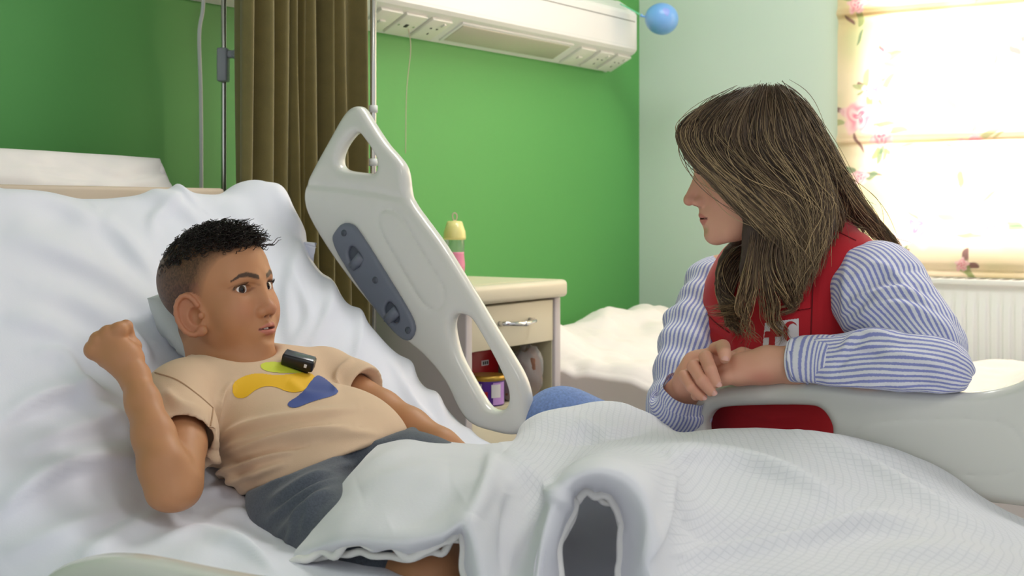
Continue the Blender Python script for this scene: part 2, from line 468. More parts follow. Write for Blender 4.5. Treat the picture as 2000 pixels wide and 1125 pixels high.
# pale wall with the window opening
wx0, wx1, wz0, wz1 = .83, 2.1, .94, 2.1
bm = bmesh.new()
def bmbox(bm, lo, hi):
    r = bmesh.ops.create_cube(bm, size=1)
    for v in r['verts']:
        v.co = Vector([(lo[i]+hi[i])/2+v.co[i]*(hi[i]-lo[i]) for i in range(3)])
for lo, hi in [((-.12, CV, 0), (wx0, CV+.2, 2.75)), ((wx1, CV, 0), (4.6, CV+.2, 2.75)),
               ((wx0, CV, 0), (wx1, CV+.2, wz0)), ((wx0, CV, wz1), (wx1, CV+.2, 2.75))]:
    bmbox(bm, lo, hi)
me = bpy.data.meshes.new('wall_window'); bm.to_mesh(me); bm.free()
setp(link('wall_window', me, M['pale']), kind='structure')
win = empty('window_1', ((wx0+wx1)/2, CV+.12, wz0), kind='structure')
M['frame'] = mat('white_window_frame', (235, 235, 235), .4)
glass = bpy.data.materials.new('window_glass'); glass.use_nodes = True
g = glass.node_tree; g.nodes.clear()
go = g.nodes.new('ShaderNodeOutputMaterial'); gt = g.nodes.new('ShaderNodeBsdfTransparent'); gg = g.nodes.new('ShaderNodeBsdfGlossy'); gm = g.nodes.new('ShaderNodeMixShader')
gg.inputs['Roughness'].default_value = .02; gm.inputs[0].default_value = .06
g.links.new(gt.outputs[0], gm.inputs[1]); g.links.new(gg.outputs[0], gm.inputs[2]); g.links.new(gm.outputs[0], go.inputs[0])
for lo, hi in [((wx0, CV+.10, wz0), (wx0+.05, CV+.15, wz1)), ((wx1-.05, CV+.10, wz0), (wx1, CV+.15, wz1)),
               ((wx0, CV+.10, wz0), (wx1, CV+.15, wz0+.05)), ((wx0, CV+.10, wz1-.05), (wx1, CV+.15, wz1)),
               (((wx0+wx1)/2-.03, CV+.10, wz0), ((wx0+wx1)/2+.03, CV+.15, wz1))]:
    box('window_frame', lo, hi, M['frame'], win, .004)
box('pane', (wx0+.05, CV+.122, wz0+.05), ((wx0+wx1)/2-.03, CV+.128, wz1-.05), glass, win)
box('pane', ((wx0+wx1)/2+.03, CV+.122, wz0+.05), (wx1-.05, CV+.128, wz1-.05), glass, win)
# ---------------------------------------------------------------- printed roman blind
def blind_material():
    m = bpy.data.materials.new('floral_blind_fabric'); m.use_nodes = True; nt = m.node_tree; nt.nodes.clear()
    out = nt.nodes.new('ShaderNodeOutputMaterial'); a = nt.nodes.new('ShaderNodeAttribute'); a.attribute_name = 'Col'
    d = nt.nodes.new('ShaderNodeBsdfDiffuse'); t = nt.nodes.new('ShaderNodeBsdfTranslucent'); mx = nt.nodes.new('ShaderNodeMixShader'); mx.inputs[0].default_value = .5
    nt.links.new(a.outputs[0], d.inputs[0]); nt.links.new(a.outputs[0], t.inputs[0])
    nt.links.new(d.outputs[0], mx.inputs[1]); nt.links.new(t.outputs[0], mx.inputs[2]); nt.links.new(mx.outputs[0], out.inputs[0])
    return m
M['blind'] = blind_material()
bx0, bx1, bz0, bz1 = .722, 2.2, .822, 2.25
nx, nz = 560, 540
XS = np.linspace(bx0, bx1, nx); ZS = np.linspace(bz0, bz1, nz)
X, Z = np.meshgrid(XS, ZS, indexing='ij')
def over(c, col, a): return c*(1-a[..., None])+np.array(col[:3])*a[..., None]
colr = np.ones(X.shape+(3,))*np.array(lin(245, 224, 198)[:3])
n1 = vnoise(X*5, Z*5); n2 = vnoise(X*22, Z*22, 3.3)
colr = over(colr, lin(216, 196, 140), np.clip(n1*.9+.15, 0, .75)); colr = over(colr, lin(186, 200, 158), np.clip(n2*n1*1.6, 0, .6))
def rose(cx, cz, r, col1, col2):
    global colr
    dx, dz = X-cx, Z-cz; rr = np.hypot(dx, dz)/r; th = np.arctan2(dz, dx)
    edge = 1+.16*np.sin(5*th+cx*40)+.08*np.sin(9*th+1)
    a = np.clip((edge-rr)*6, 0, 1)*.9
    pet = .5+.5*np.sin(rr*13+2.2*np.sin(3*th+rr*4+cx*9))
    colr = over(colr, col1, a); colr = over(colr, col2, a*pet*np.clip(1.15-rr, 0, 1))
def leaf(cx, cz, ln, wd, ang, col):
    global colr
    c, s = math.cos(ang), math.sin(ang); dx, dz = X-cx, Z-cz
    p, q = dx*c+dz*s, -dx*s+dz*c; q = q-.25*wd*np.sin(p/ln*3)
    w = wd*np.sqrt(np.clip(1-(p/ln)**2, 0, 1))
    a = np.clip((w-np.abs(q))/.003, 0, 1)*.85
    colr = over(colr, col, a)
br = np.random.default_rng(12)
pinkL, pink = lin(245, 205, 208), lin(222, 92, 128)
def Wb(px, py): p = W_v(px, py, CV-.04); return p[0], p[2]
roses = [(1680, 228, .058), (1698, 178, .024), (1712, 175, .03), (1725, 268, .036), (1682, 345, .026), (1675, 10, .03), (1790, 440, .07), (1935, 440, .05), (1880, 517, .02), (1720, 110, .03), (1850, 160, .05), (1900, 300, .06), (1960, 60, .05)]
gl = [lin(112, 134, 104), lin(150, 160, 108), lin(120, 74, 84), lin(170, 176, 128)]
spots = [(*Wb(a, b), r) for a, b, r in roses]+[(br.uniform(1.3, bx1), br.uniform(bz0, bz1), br.uniform(.025, .065)) for _ in range(16)]
for cx, cz, r in spots:
    for k in range(4):
        t = br.uniform(0, 6.28); leaf(cx+math.cos(t)*r*1.35, cz+math.sin(t)*r*1.35, br.uniform(.02, .04), br.uniform(.006, .012), t+br.uniform(-.6, .6), gl[br.integers(4)])
for cx, cz, r in spots: rose(cx, cz, r, pinkL, pink)
for k in range(70):
    leaf(br.uniform(bx0, bx1), br.uniform(bz0, bz1), br.uniform(.012, .03), br.uniform(.003, .008), br.uniform(0, 6.28), gl[br.integers(4)])
bands = [W_v(1822, 12, CV-.04)[2], W_v(1822, 268, CV-.04)[2], bz0+.02]
Yb = CV-.045+.004*np.sin(X*9)*np.cos(Z*3)
for b in bands: Yb = Yb-.012*np.exp(-((Z-b)/.012)**2)+.006*np.exp(-((Z-b+.03)/.02)**2)
V = np.stack([X, Yb, Z], -1).reshape(-1, 3)
bl = empty('roman_blind', ((bx0+bx1)/2, CV-.04, bz0), 'backlit floral roman blind with pink roses over the window', 'blind')
npmesh('fabric', V, grid_faces(nx, nz), M['blind'], bl, cols=colr.reshape(-1, 3))
M['batten'] = mat('blind_batten', (226, 190, 150), .6)
for b in bands[:2]:
    box('batten', (bx0+.01, CV-.044, b-.011), (bx1-.01, CV-.036, b+.009), M['batten'], bl, .002)
box('head_rail', (bx0, CV-.05, bz1), (bx1, CV-.005, bz1+.04), M['frame'], bl, .004)
# ---------------------------------------------------------------- radiator
rad = empty('radiator', (1.5, CV-.08, .25), 'white ribbed panel radiator under the floral blind', 'radiator')
rx0, rx1, rz0, rz1 = W_v(1795, 560, CV-.13)[0], 2.35, .20, .815
n = 520; xs = np.linspace(rx0, rx1, n)
ph = ((xs-rx0) % .0333)/.0333
rib = .008*np.clip(np.minimum(ph, 1-ph)*9-1.0, 0, 1)
zz = np.array([rz0, rz0+.03, rz0+.04, rz1-.075, rz1-.06, rz1])
wt = np.array([0, 0, 1, 1, 0, 0])
V = np.stack([np.repeat(xs[:, None], 6, 1), CV-.135-rib[:, None]*wt, np.repeat(zz[None], n, 0)], -1).reshape(-1, 3)
npmesh('front_panel', V, grid_faces(n, 6), M['radiator'], rad, smooth=False)
box('body', (rx0, CV-.134, rz0), (rx1, CV-.05, rz1-.004), M['radiator'], rad, .003)
box('top_grille', (rx0-.004, CV-.145, rz1-.012), (rx1+.004, CV-.045, rz1+.006), M['radiator'], rad, .004)
for k in range(40):
    x = rx0+.03+k*.033
    if x < rx1-.03: box('grille_slot', (x, CV-.125, rz1+.004), (x+.02, CV-.065, rz1+.0068), M['trunk_line'], rad)
for k in (0, 1): box('bracket', (rx0+.15+k*.9, CV-.06, .3), (rx0+.19+k*.9, CV-.002, .7), M['radiator'], rad)
# ---------------------------------------------------------------- bed head trunking with sockets
tv1 = 2.42; tv0 = -2.9
prof = [(0.0, 1.477), (.008, 1.474), (.112, 1.528), (.120, 1.538), (.120, 1.648), (.112, 1.66), (.055, 1.70), (0, 1.70)]
tr = empty('bed_head_trunking', (0.06, (tv0+tv1)/2, 1.477), 'long white bed-head service unit with sockets fixed on the green wall', 'wall unit')
def extrude_profile(name, prof, a, b, m, parent, bev=0):
    bm = bmesh.new()
    va = [bm.verts.new((u, a, z)) for u, z in prof]; vb = [bm.verts.new((u, b, z)) for u, z in prof]
    k = len(prof)
    for i in range(k): bm.faces.new([va[i], va[(i+1) % k], vb[(i+1) % k], vb[i]])
    bm.faces.new(va[::-1]); bm.faces.new(vb)
    bmesh.ops.recalc_face_normals(bm, faces=bm.faces)
    if bev: bmesh.ops.bevel(bm, geom=list(bm.edges), offset=bev, segments=2, affect='EDGES')
    me = bpy.data.meshes.new(name); bm.to_mesh(me); bm.free(); return link(name, me, m, parent)
extrude_profile('casing', prof, tv0, tv1-.012, M['trunk'], tr)
cen = (np.mean([p[0] for p in prof]), np.mean([p[1] for p in prof]))
extrude_profile('end_cap', [(max(0, cen[0]+(u-cen[0])*1.02), cen[1]+(z-cen[1])*1.02) for u, z in prof], tv1-.012, tv1, M['trunk'], tr, .0015)
# seam lines on the front face
box('seam', (.1195, tv0, 1.626), (.1206, tv1-.012, 1.6285), M['trunk_line'], tr)
box('seam', (.1195, tv0, 1.5455), (.1204, tv1-.012, 1.547), M['cable'], tr)
e_v = np.array([0, 1.0, 0]); sl = np.array([.104, 0, .054]); sl /= np.linalg.norm(sl); nrm = np.array([sl[2], 0, -sl[0]])
p0 = np.array([.008, 0, 1.474])
def on_slant(px, py):
    d = FWD + RGT*((px-CX)/F_PX) + UPV*((HOR-py)/F_PX)
    return CAM + d*(((p0-CAM)@nrm)/(d@nrm))
def socket(px, py, kind, wd=.086):
    c = on_slant(px, py); c = p0+e_v*c[1]+sl*.056
    o = frame_box('socket_plate', c+nrm*.004, sl, e_v, nrm, (.088, wd, .009), M['plate'], tr, .002)
    if kind == 'switch':
        frame_box('rocker', c+nrm*.010, sl, e_v, nrm, (.012, .022, .006), M['plate'], o, .001)
    elif kind == 'cord':
        frame_box('slot', c+nrm*.0085, sl, e_v, nrm, (.012, .012, .004), M['dark'], o, .001)
        for s in (-1, 1): frame_box('screw', c+nrm*.0085+e_v*s*.03, sl, e_v, nrm, (.005, .005, .003), M['steel'], o)
    else:
        for q, (a, b) in enumerate([(.016, 0), (-.008, .013), (-.008, -.013)]):
            frame_box('slot', c+nrm*.0085+sl*(-a)+e_v*b, sl, e_v, nrm, (.007 if q == 0 else .004, .004 if q == 0 else .007, .002), M['dark'], o)
        frame_box('rocker', c+nrm*.010+sl*.028+e_v*.018, sl, e_v, nrm, (.014, .010, .005), M['plate'], o, .001)
    return o
socket(744, 34, 'switch'); so = socket(793, 43, 'cord'); socket(845, 51, 'socket')
socket(1131, 106, 'switch'); socket(1166, 114, 'socket'); socket(1198, 121, 'socket')
a, b = on_slant(886, 60)[1], on_slant(1098, 99)[1]
c = p0+e_v*(a+b)/2+sl*.058
frame_box('lamp_frame', c+nrm*.001, sl, e_v, nrm, (.090, abs(b-a)+.02, .006), M['trunk'], tr, .002)
frame_box('lamp_diffuser', c+nrm*.003, sl, e_v, nrm, (.074, abs(b-a), .006), M['diff'], tr, .002)
# pull cord from the third plate
pc = on_slant(795, 50)
setp(tube('pull_cord', [pc+nrm*.01, pc+np.array([.004, .01, -.06]), W_u(794, 180, .05), W_u(792, 300, .05)], .0011, M['beige'], n=20, k=6), 'thin pull cord hanging from the bed-head unit', 'cord')
# white cable on the left
q0 = W_u(397, 10, .05)
setp(tube('power_cable', [W_u(398, -20, .06), W_u(396, 20, .06), W_u(389, 70, .06), W_u(392, 180, .05), W_u(393, 300, .05), W_u(393, 420, .05), W_u(394, 600, .05)], .0042, M['cable'], n=50, k=10), 'white power cable hanging down the green wall', 'cable')
# ---------------------------------------------------------------- balloon
bc = W(1293, 37, 4.18); br_ = .0500
bal = empty('balloon', bc-np.array([0, 0, br_]), 'small blue balloon tied to the bed-head unit', 'balloon')
th = np.linspace(0, np.pi, 30); 
V = []; ax = C2W(-.93, 0, .12); ax /= np.linalg.norm(ax)
e1 = np.cross(ax, [0, 0, 1]); e1 /= np.linalg.norm(e1); e2 = np.cross(ax, e1); ph = np.linspace(0, 2*np.pi, 36, endpoint=False)
for t in th:
    r = math.sin(t)*br_; x = math.cos(t)*br_*(1.03 if t > 1.57 else 1.08)
    V.append(bc+ax*x+r*(np.cos(ph)[:, None]*e1+np.sin(ph)[:, None]*e2))
V = np.array(V).reshape(-1, 3); Fb = grid_faces(30, 36, wrap_j=True)
npmesh('skin', V, Fb, M['balloon'], bal); bvb = bvh_of(V, Fb)
tip = bc+ax*br_*1.08
tube('knot', [tip-ax*.004, tip+ax*.003, tip+ax*.008, tip+ax*.014+np.array([0, 0, .004])], [.003, .003, .0035, .0065], M['balloon'], bal, 10)
decal('printed_triangle', bvb, [(1292, 15), (1309, 17), (1305, 33), (1299, 30)], M['balloon_mark'], bal, .0006, .7, 1)
tube('ribbon', [tip+ax*.006, tip*.5+W(1212, 8, 4.28)*.5, W(1212, 8, 4.28)], .0022, M['string'], bal, 6, 12)
# ---------------------------------------------------------------- drip poles, clamp
def pole(px, u, z0, z1, r, label):
    p = W_u(px, 200, u)
    e = empty('drip_pole', (p[0], p[1], z0), label, 'pole')
    tube('shaft', [(p[0], p[1], z0), (p[0], p[1], (z0+z1)/2), (p[0], p[1], z1)], r, M['steel'], e, 16)
    return e, p
e, p = pole(437, .15, .35, 2.0, .0056, 'thin steel drip pole with a grey clamp beside the olive curtain')
tube('socket', [(p[0], p[1], .3), (p[0], p[1], .45)], .012, M['chrome'], e, 14)
Yp = proj(p)[2]
c1, c2 = W(436, 94, Yp-.005), W(436, 160, Yp-.005)
frame_box('clamp_body', (c1+c2)/2, RGT, FWD, UPV, (.022, .03, c1[2]-c2[2]), M['clamp'], e, .004)
b_ = frame_box('clamp_arm', W(449, 106, Yp-.008), RGT, FWD, UPV, (.022, .016, .016), M['clamp'], e, .004)
hub = W(460, 106, Yp-.012)
for dx, dy in ((12, -17), (12, 18), (-12, -2)):
    q = W(460+dx, 106+dy, Yp-.012+.004*(dx < 0))
    tube('wing_grip', [hub, hub*.5+q*.5, q], [.009, .0072, .0045], M['clamp'], e, 10, 8)
e, p = pole(729, .36, .35, 2.1, .0067, 'steel drip pole standing right of the olive curtain behind the raised rail')
Yp = proj(p)[2]
for yy in (212, 316):
    a_ = W(729, yy-6, Yp); b_ = W(729, yy+8, Yp)
    tube('collar', [a_, b_], .0095, M['cable'], e, 16)
# ---------------------------------------------------------------- curtain
ni, nj = 260, 60
s = np.linspace(0, 1, ni); t = np.linspace(0, 1, nj)
ua = .27; va, vb = W_u(463, 100, ua)[1], W_u(688, 100, ua)[1]
S, T = np.meshgrid(s, t, indexing='ij')
zc = 2.45-T*2.1
fold = .036*np.sin(2*np.pi*(S*6.3+.35*np.sin(S*9)+.04*np.sin(T*3)))+.016*np.sin(2*np.pi*(S*13.7+.3*T))+.006*vnoise(S*30, T*4)
wv = va+(vb-va)*(S+.018*np.sin(2*np.pi*S*6.3+1.1)*np.clip(S*(1-S)*8, 0, 1))
k_ = np.clip((zc-.9)/1.0, -.3, 1)
wv = wv + (S-.5)*.02*(1-k_)
fold = fold*(.75+.35*T)
V = np.stack([ua+fold, wv, zc], -1).reshape(-1, 3)
cu = npmesh('curtain', V, grid_faces(ni, nj), M['curtain'])
setp(cu, 'olive brown privacy curtain gathered in folds against the green wall', 'curtain')
sm = cu.modifiers.new('thickness', 'SOLIDIFY'); sm.thickness = .002
# ---------------------------------------------------------------- bedside cabinet
uf = .50; cv0, cv1 = .957, 1.345; ct = .8535
cb = empty('bedside_cabinet', (.27, (cv0+cv1)/2, 0), 'cream bedside cabinet with one drawer and an open shelf', 'cabinet')
box('top', (.03, cv0-.012, ct-.042), (uf+.018, cv1+.008, ct), M['cab_top'], cb, .012, 4)
box('top_inlay', (.06, cv0+.02, ct-.0006), (uf-.02, cv1-.02, ct+.0008), M['cab'], cb)
for v0, v1 in ((cv0, cv0+.024), (cv1-.026, cv1)):
    box('side_panel', (.04, v0, .06), (uf, v1, ct-.042), M['cab_stile'], cb, .003)
box('back_panel', (.035, cv0+.02, .06), (.045, cv1-.02, ct-.042), M['cab'], cb)
dz0, dz1 = .708, .806
dr = box('drawer', (.07, cv0+.026, dz0), (uf-.004, cv1-.028, dz1), M['cab'], cb, .002)
ha, hb = W_u(975, 637, uf+.02), W_u(1038, 626, uf+.02)
ha[0] = hb[0] = uf+.02; zm = (ha[2]+hb[2])/2; ha[2] = hb[2] = zm
ha[1] = (cv0+cv1)/2-.062; hb[1] = (cv0+cv1)/2+.062
ha_ = ha.copy(); ha_[0] = uf-.005; hb_ = hb.copy(); hb_[0] = uf-.005
hd = tube('handle', [ha_, ha_*.4+ha*.6, ha+np.array([0, .012, 0]), (ha+hb)/2+np.array([.006, 0, -.003]), hb-np.array([0, .012, 0]), hb_*.4+hb*.6, hb_], [.006, .0055, .005, .0056, .005, .0055, .006], M['chrome'], dr, 12)
lathe('handle_boss', [(0, -.006), (.007, -.005), (.0075, 0), (.007, .005), (0, .006)], (ha+hb)/2+np.array([.006, 0, -.003]), M['chrome'], dr, 14)
M['cab_in'] = mat('cabinet_inside', (206, 200, 168), .5)
sh_z = .575
box('shelf', (.045, cv0+.024, sh_z-.016), (uf-.006, cv1-.026, sh_z), M['cab_in'], cb)
box('inner_lining', (.045, cv1-.030, sh_z), (uf-.008, cv1-.0262, dz0), M['cab_in'], cb)
box('lower_door', (uf-.022, cv0+.026, .09), (uf-.002, cv1-.028, sh_z-.02), M['cab'], cb, .003)
for x in (.09, uf-.05):
    for y in (cv0+.03, cv1-.03):
        lathe('foot', [(0, 0), (.02, 0), (.022, .03), (.015, .062), (0, .062)], (x, y, 0), M['bedgrey'], cb, 14)
# things on and in the cabinet
M['red'] = mat('red_plastic', (205, 35, 32), .35)
bt = W_u(888, 480, .28); bz = ct+.0008; bxy = np.array([bt[0], bt[1]])
sc_ = proj(np.array([bxy[0], bxy[1], .85]))[2]/F_PX
lid = empty('red_tub', (bxy[0], bxy[1], bz), 'red plastic tub on the bedside cabinet under the small bottle', 'tub')
lathe('cup', [(0, 0), (.022, 0), (.0245, .026), (.0255, .027), (.0235, .0275), (.021, .006), (0, .005)], (bxy[0], bxy[1], bz), M['red'], lid)
M['clearpl'] = mat('clear_bottle', (226, 232, 220), .15, spec=.6)
M['clearpl'].node_tree.nodes['Principled BSDF'].inputs['Transmission Weight'].default_value = .85
M['pinkpl'] = mat('pink_liquid', (228, 140, 170), .25)
M['cappl'] = mat('yellow_cap', (236, 226, 150), .35, coat=.3)
M['pinkstr'] = mat('pink_loop', (232, 190, 190), .5)
b0 = bz+.0055
bot = empty('small_bottle', (bxy[0], bxy[1], b0), 'small clear bottle with pink base and pale yellow cap', 'bottle')
hh = lambda py: W_u(888, py, .28)[2]-b0
zp, zc_, zt = hh(492), hh(468), hh(432)
lathe('pink_base', [(0, .0003), (.019, .0003), (.0245, .008), (.0255, zp*.5), (.0225, zp*.93), (.0235, zp), (0, zp)], (bxy[0], bxy[1], b0), M['pinkpl'], bot)
lathe('clear_band', [(.0228, zp), (.0240, (zp+zc_)/2), (.0228, zc_)], (bxy[0], bxy[1], b0), M['clearpl'], bot)
lathe('cap', [(0, zc_), (.0268, zc_), (.0275, zc_+.006), (.0262, zc_+.02), (.021, zc_+.034), (.012, zt), (0, zt+.002)], (bxy[0], bxy[1], b0), M['cappl'], bot)
for s_ in (-1, 1):
    c_ = np.array([bxy[0], bxy[1], b0+zc_+.036])+RGT*s_*.012
    lathe('cap_ear', [(0, -.009), (.006, -.007), (.009, 0), (.006, .008), (0, .0095)], c_, M['cappl'], bot, 16)
tz = b0+zt
tube('loop', [np.array([bxy[0], bxy[1], tz]), np.array([*bxy, tz+.006])+RGT*.005, np.array([*bxy, tz+.016])+RGT*.005, np.array([*bxy, tz+.02]), np.array([*bxy, tz+.016])-RGT*.005, np.array([*bxy, tz+.006])-RGT*.004, np.array([*bxy, tz])], .0012, M['pinkstr'], bot, 8, 40)
# shelf contents
M['redbox'] = mat('red_tin', (168, 22, 30), .35); M['goldrim'] = mat('gold_rim', (196, 158, 70), .3, metal=.6)
M['purple'] = mat('purple_tin', (84, 36, 150), .35); M['lilac'] = mat('lilac_label', (196, 150, 222), .4); M['paper'] = mat('white_label', (225, 222, 226), .6)
M['brownbag'] = mat('brown_goods', (120, 76, 50), .5, .3, 40, .25, 30)
def on_shelf(px, u): return W_u(px, 760, u)[1]
u_t = .445; tv = on_shelf(951, u_t)
tin = empty('purple_tin', (u_t, tv, sh_z), 'purple tin with a gold rim on the cabinet shelf', 'tin')
tr_ = .040; thh = .067
lathe('can', [(0, .0005), (tr_-.002, .0005), (tr_, .003), (tr_, thh-.004), (tr_-.001, thh-.002), (0, thh-.002)], (u_t, tv, sh_z), M['purple'], tin, 36)
lathe('rim', [(tr_+.001, thh-.010), (tr_+.003, thh-.008), (tr_+.003, thh), (tr_, thh+.002), (tr_-.006, thh+.001), (0, thh+.001)], (u_t, tv, sh_z), M['goldrim'], tin, 36)
def wrap_label(name, a0, a1, z0, z1, m, r=.0407):
    aa = np.linspace(a0, a1, 14); V = [[u_t+r*math.cos(a), tv+r*math.sin(a), sh_z+z] for z in (z0, z1) for a in aa]
    return npmesh(name, V, grid_faces(2, 14), m, tin)
camdir = math.atan2(CAM[1]-tv, CAM[0]-u_t)
wrap_label('lilac_panel', camdir+.35, camdir+1.25, .004, .054, M['lilac'])
wrap_label('price_label', camdir+.25, camdir+.85, .020, .05, M['paper'], .0411)
wrap_label('red_patch', camdir-.5, camdir+.05, .006, .034, M['redbox'])
for k_, a_ in enumerate((-.62, -.5, -.36)):
    wrap_label('lettering', camdir+a_, camdir+a_+.07, .040, .052-.003*(k_ % 2), M['paper'])
rb = empty('red_box', (.36, 1.19, sh_z), 'red box with a white label at the back of the cabinet shelf', 'box')
rv = 1.185
box('carton', (.33, rv-.06, sh_z+.0005), (.395, rv+.05, sh_z+.120), M['redbox'], rb, .003)
box('label', (.3945, rv-.022, sh_z+.080), (.3958, rv+.006, sh_z+.092), M['paper'], rb)
for k_ in range(3):
    yv = rv-.018+.008*k_
    box('digit', (.3956, yv, sh_z+.082), (.3964, yv+.005, sh_z+.090), M['dark'], rb)
def lump(name, c, r, m, seed, parent=None, amp=.12):
    th = np.linspace(0, np.pi, 22); ph = np.linspace(0, 2*np.pi, 32, endpoint=False)
    TH, PH = np.meshgrid(th, ph, indexing='ij'); d = np.stack([np.sin(TH)*np.cos(PH), np.sin(TH)*np.sin(PH), np.cos(TH)], -1)
    rr = 1+amp*vnoise(d[..., 0]*2.2+seed, d[..., 1]*2.2, d[..., 2]*2.2)+amp*.6*vnoise(d[..., 0]*6+seed, d[..., 1]*6, d[..., 2]*6)
    V = np.asarray(c)+d*rr[..., None]*np.asarray(r)
    V[..., 2] = np.maximum(V[..., 2], sh_z+.001)
    return npmesh(name, V.reshape(-1, 3), grid_faces(22, 32, wrap_j=True), m, parent)
M['film'] = bpy.data.materials.new('clear_bag_film'); M['film'].use_nodes = True
g = M['film'].node_tree; g.nodes.clear()
go = g.nodes.new('ShaderNodeOutputMaterial'); gt = g.nodes.new('ShaderNodeBsdfTransparent'); gg = g.nodes.new('ShaderNodeBsdfPrincipled'); gm = g.nodes.new('ShaderNodeMixShader')
gg.inputs['Roughness'].default_value = .15; gg.inputs['Base Color'].default_value = (.8, .8, .8, 1); gm.inputs[0].default_value = .32
g.links.new(gt.outputs[0], gm.inputs[1]); g.links.new(gg.outputs[0], gm.inputs[2]); g.links.new(gm.outputs[0], go.inputs[0])
pv = 1.268
bag = empty('bread_bag', (.455, pv, sh_z), 'brown food in a clear plastic bag on the cabinet shelf', 'bag')
lump('food', (.455, pv, sh_z+.058), (.033, .035, .060), M['brownbag'], 1.3, bag)
lump('film', (.457, pv, sh_z+.062), (.036, .040, .062), M['film'], 4.1, bag, .2)
pv2 = 1.196
bag2 = empty('snack_bag', (.45, pv2, sh_z), 'small brown snack packet lying beside the purple tin', 'packet')
lump('food', (.45, pv2, sh_z+.026), (.026, .021, .028), M['brownbag'], 7.7, bag2)
lump('film', (.45, pv2, sh_z+.028), (.028, .023, .032), M['film'], 9.7, bag2, .2)
# ================================================================ second bed (behind)
fb = empty('far_bed', (1.1, 1.88, 0), 'neighbouring hospital bed under a crumpled cream duvet', 'bed')
box('frame', (.08, 1.46, .30), (2.05, 2.32, .36), M['bedgrey'], fb, .01)
for x in (.25, 1.85):
    for y in (1.53, 2.25): tube('leg', [(x, y, 0), (x, y, .30)], .022, M['bedgrey'], fb, 12)
box('mattress', (.06, 1.43, .36), (2.08, 2.36, .52), M['duvet'], fb, .04, 4)
box('headboard', (.012, 1.45, .3), (.045, 2.36, .60), M['beige'], fb, .01)
ni, nj = 230, 190
U, Q = np.meshgrid(np.linspace(.05, 2.15, ni), np.linspace(-.25, 1.20, nj), indexing='ij')   # Q runs across, hanging at both ends
wid = .90; v_ = 1.405+np.clip(Q, 0, .95)
zt_ = .615+.05*vnoise(U*3.1, Q*3.3, 1.7)+.022*vnoise(U*8, Q*7.5, 5)+.012*np.abs(vnoise(U*13+Q*6, Q*12-U*4, 9))+.004*np.abs(vnoise(U*30, Q*30, 9))
hd = np.exp(-((U-.30)/.20)**2)
zt_ = zt_+hd*(.10+.05*np.exp(-((Q-.70)/.22)**2)+.018*vnoise(U*14, Q*9, 4))
r_ = .06
drop = np.where(Q < 0, -Q, np.where(Q > .95, Q-.95, 0.))
edge_round = .045*np.clip(1-np.minimum(np.clip(Q, 0, None), np.clip(.95-Q, 0, None))/.10, 0, 1)**2
zz_ = zt_-edge_round-drop
vv_ = v_+np.where(Q < 0, -.012-.016*np.sin(U*17+2*np.sin(U*5))*np.clip(drop*6, 0, 1), np.where(Q > .95, .012, 0))
V = np.stack([U+.01*vnoise(U*4, Q*4, 8), vv_, zz_], -1).reshape(-1, 3); Fg = grid_faces(ni, nj)
dv = npmesh('duvet', V, Fg, M['duvet'], fb)
sd = dv.modifiers.new('thickness', 'SOLIDIFY'); sd.thickness = .012; sd.offset = -1
# ================================================================ main bed
bed = empty('hospital_bed', (1.15, 0, 0), 'raised hospital bed with white sheets and moulded side rails', 'bed')
box('base_frame', (.15, -.42, .30), (2.15, .42, .36), M['bedgrey'], bed, .01)
box('mattress_platform', (.85, -.45, .44), (2.16, .45, .475), M['bedgrey'], bed, .008)
for x in (.35, 1.95):
    box('lift_column', (x-.05, -.06, .1), (x+.05, .06, .44), M['bedgrey'], bed, .008)
    for y in (-.36, .36):
        lathe('caster', [(0, 0), (.035, .005), (.05, .04), (.05, .06), (.035, .095), (0, .1)], (x, y, 0), M['dark'], bed, 16)
        box('caster_arm', (x-.02, min(y, 0), .1), (x+.02, max(y, 0), .13), M['bedgrey'], bed, .004)
box('side_beam', (1.0, .455, .49), (2.2, .475, .56), M['bedgrey'], bed, .004)
box('headboard', (.11, -.46, .45), (.16, .47, 1.068), M['beige'], bed, .02, 3)
box('backrest_board', (.262, -.45, .62), (.288, .455, 1.062), M['beige'], bed, .008, 3)
box('footboard', (2.2, -.46, .45), (2.24, .46, .80), M['rail'], bed, .02, 3)
# mattress body
bm = bmesh.new()
prof2 = [(.88, .47), (.88, .615), (2.15, .60), (2.15, .47)]
def prism(name, pts, y0, y1, m, parent, bev):
    bm = bmesh.new()
    a = [bm.verts.new((u, y0, z)) for u, z in pts]; b = [bm.verts.new((u, y1, z)) for u, z in pts]; k = len(pts)
    for i in range(k): bm.faces.new([a[i], a[(i+1) % k], b[(i+1) % k], b[i]])
    bm.faces.new(a[::-1]); bm.faces.new(b); bmesh.ops.recalc_face_normals(bm, faces=bm.faces)
    bmesh.ops.bevel(bm, geom=list(bm.edges), offset=bev, segments=3, affect='EDGES')
    me = bpy.data.meshes.new(name); bm.to_mesh(me); bm.free(); return link(name, me, m, parent, True)
prism('mattress', [(.36, 1.035), (.27, .96), (.80, .48), (2.15, .48), (2.15, .585), (.885, .60)], -.435, .435, M['pillow'], bed, .02)
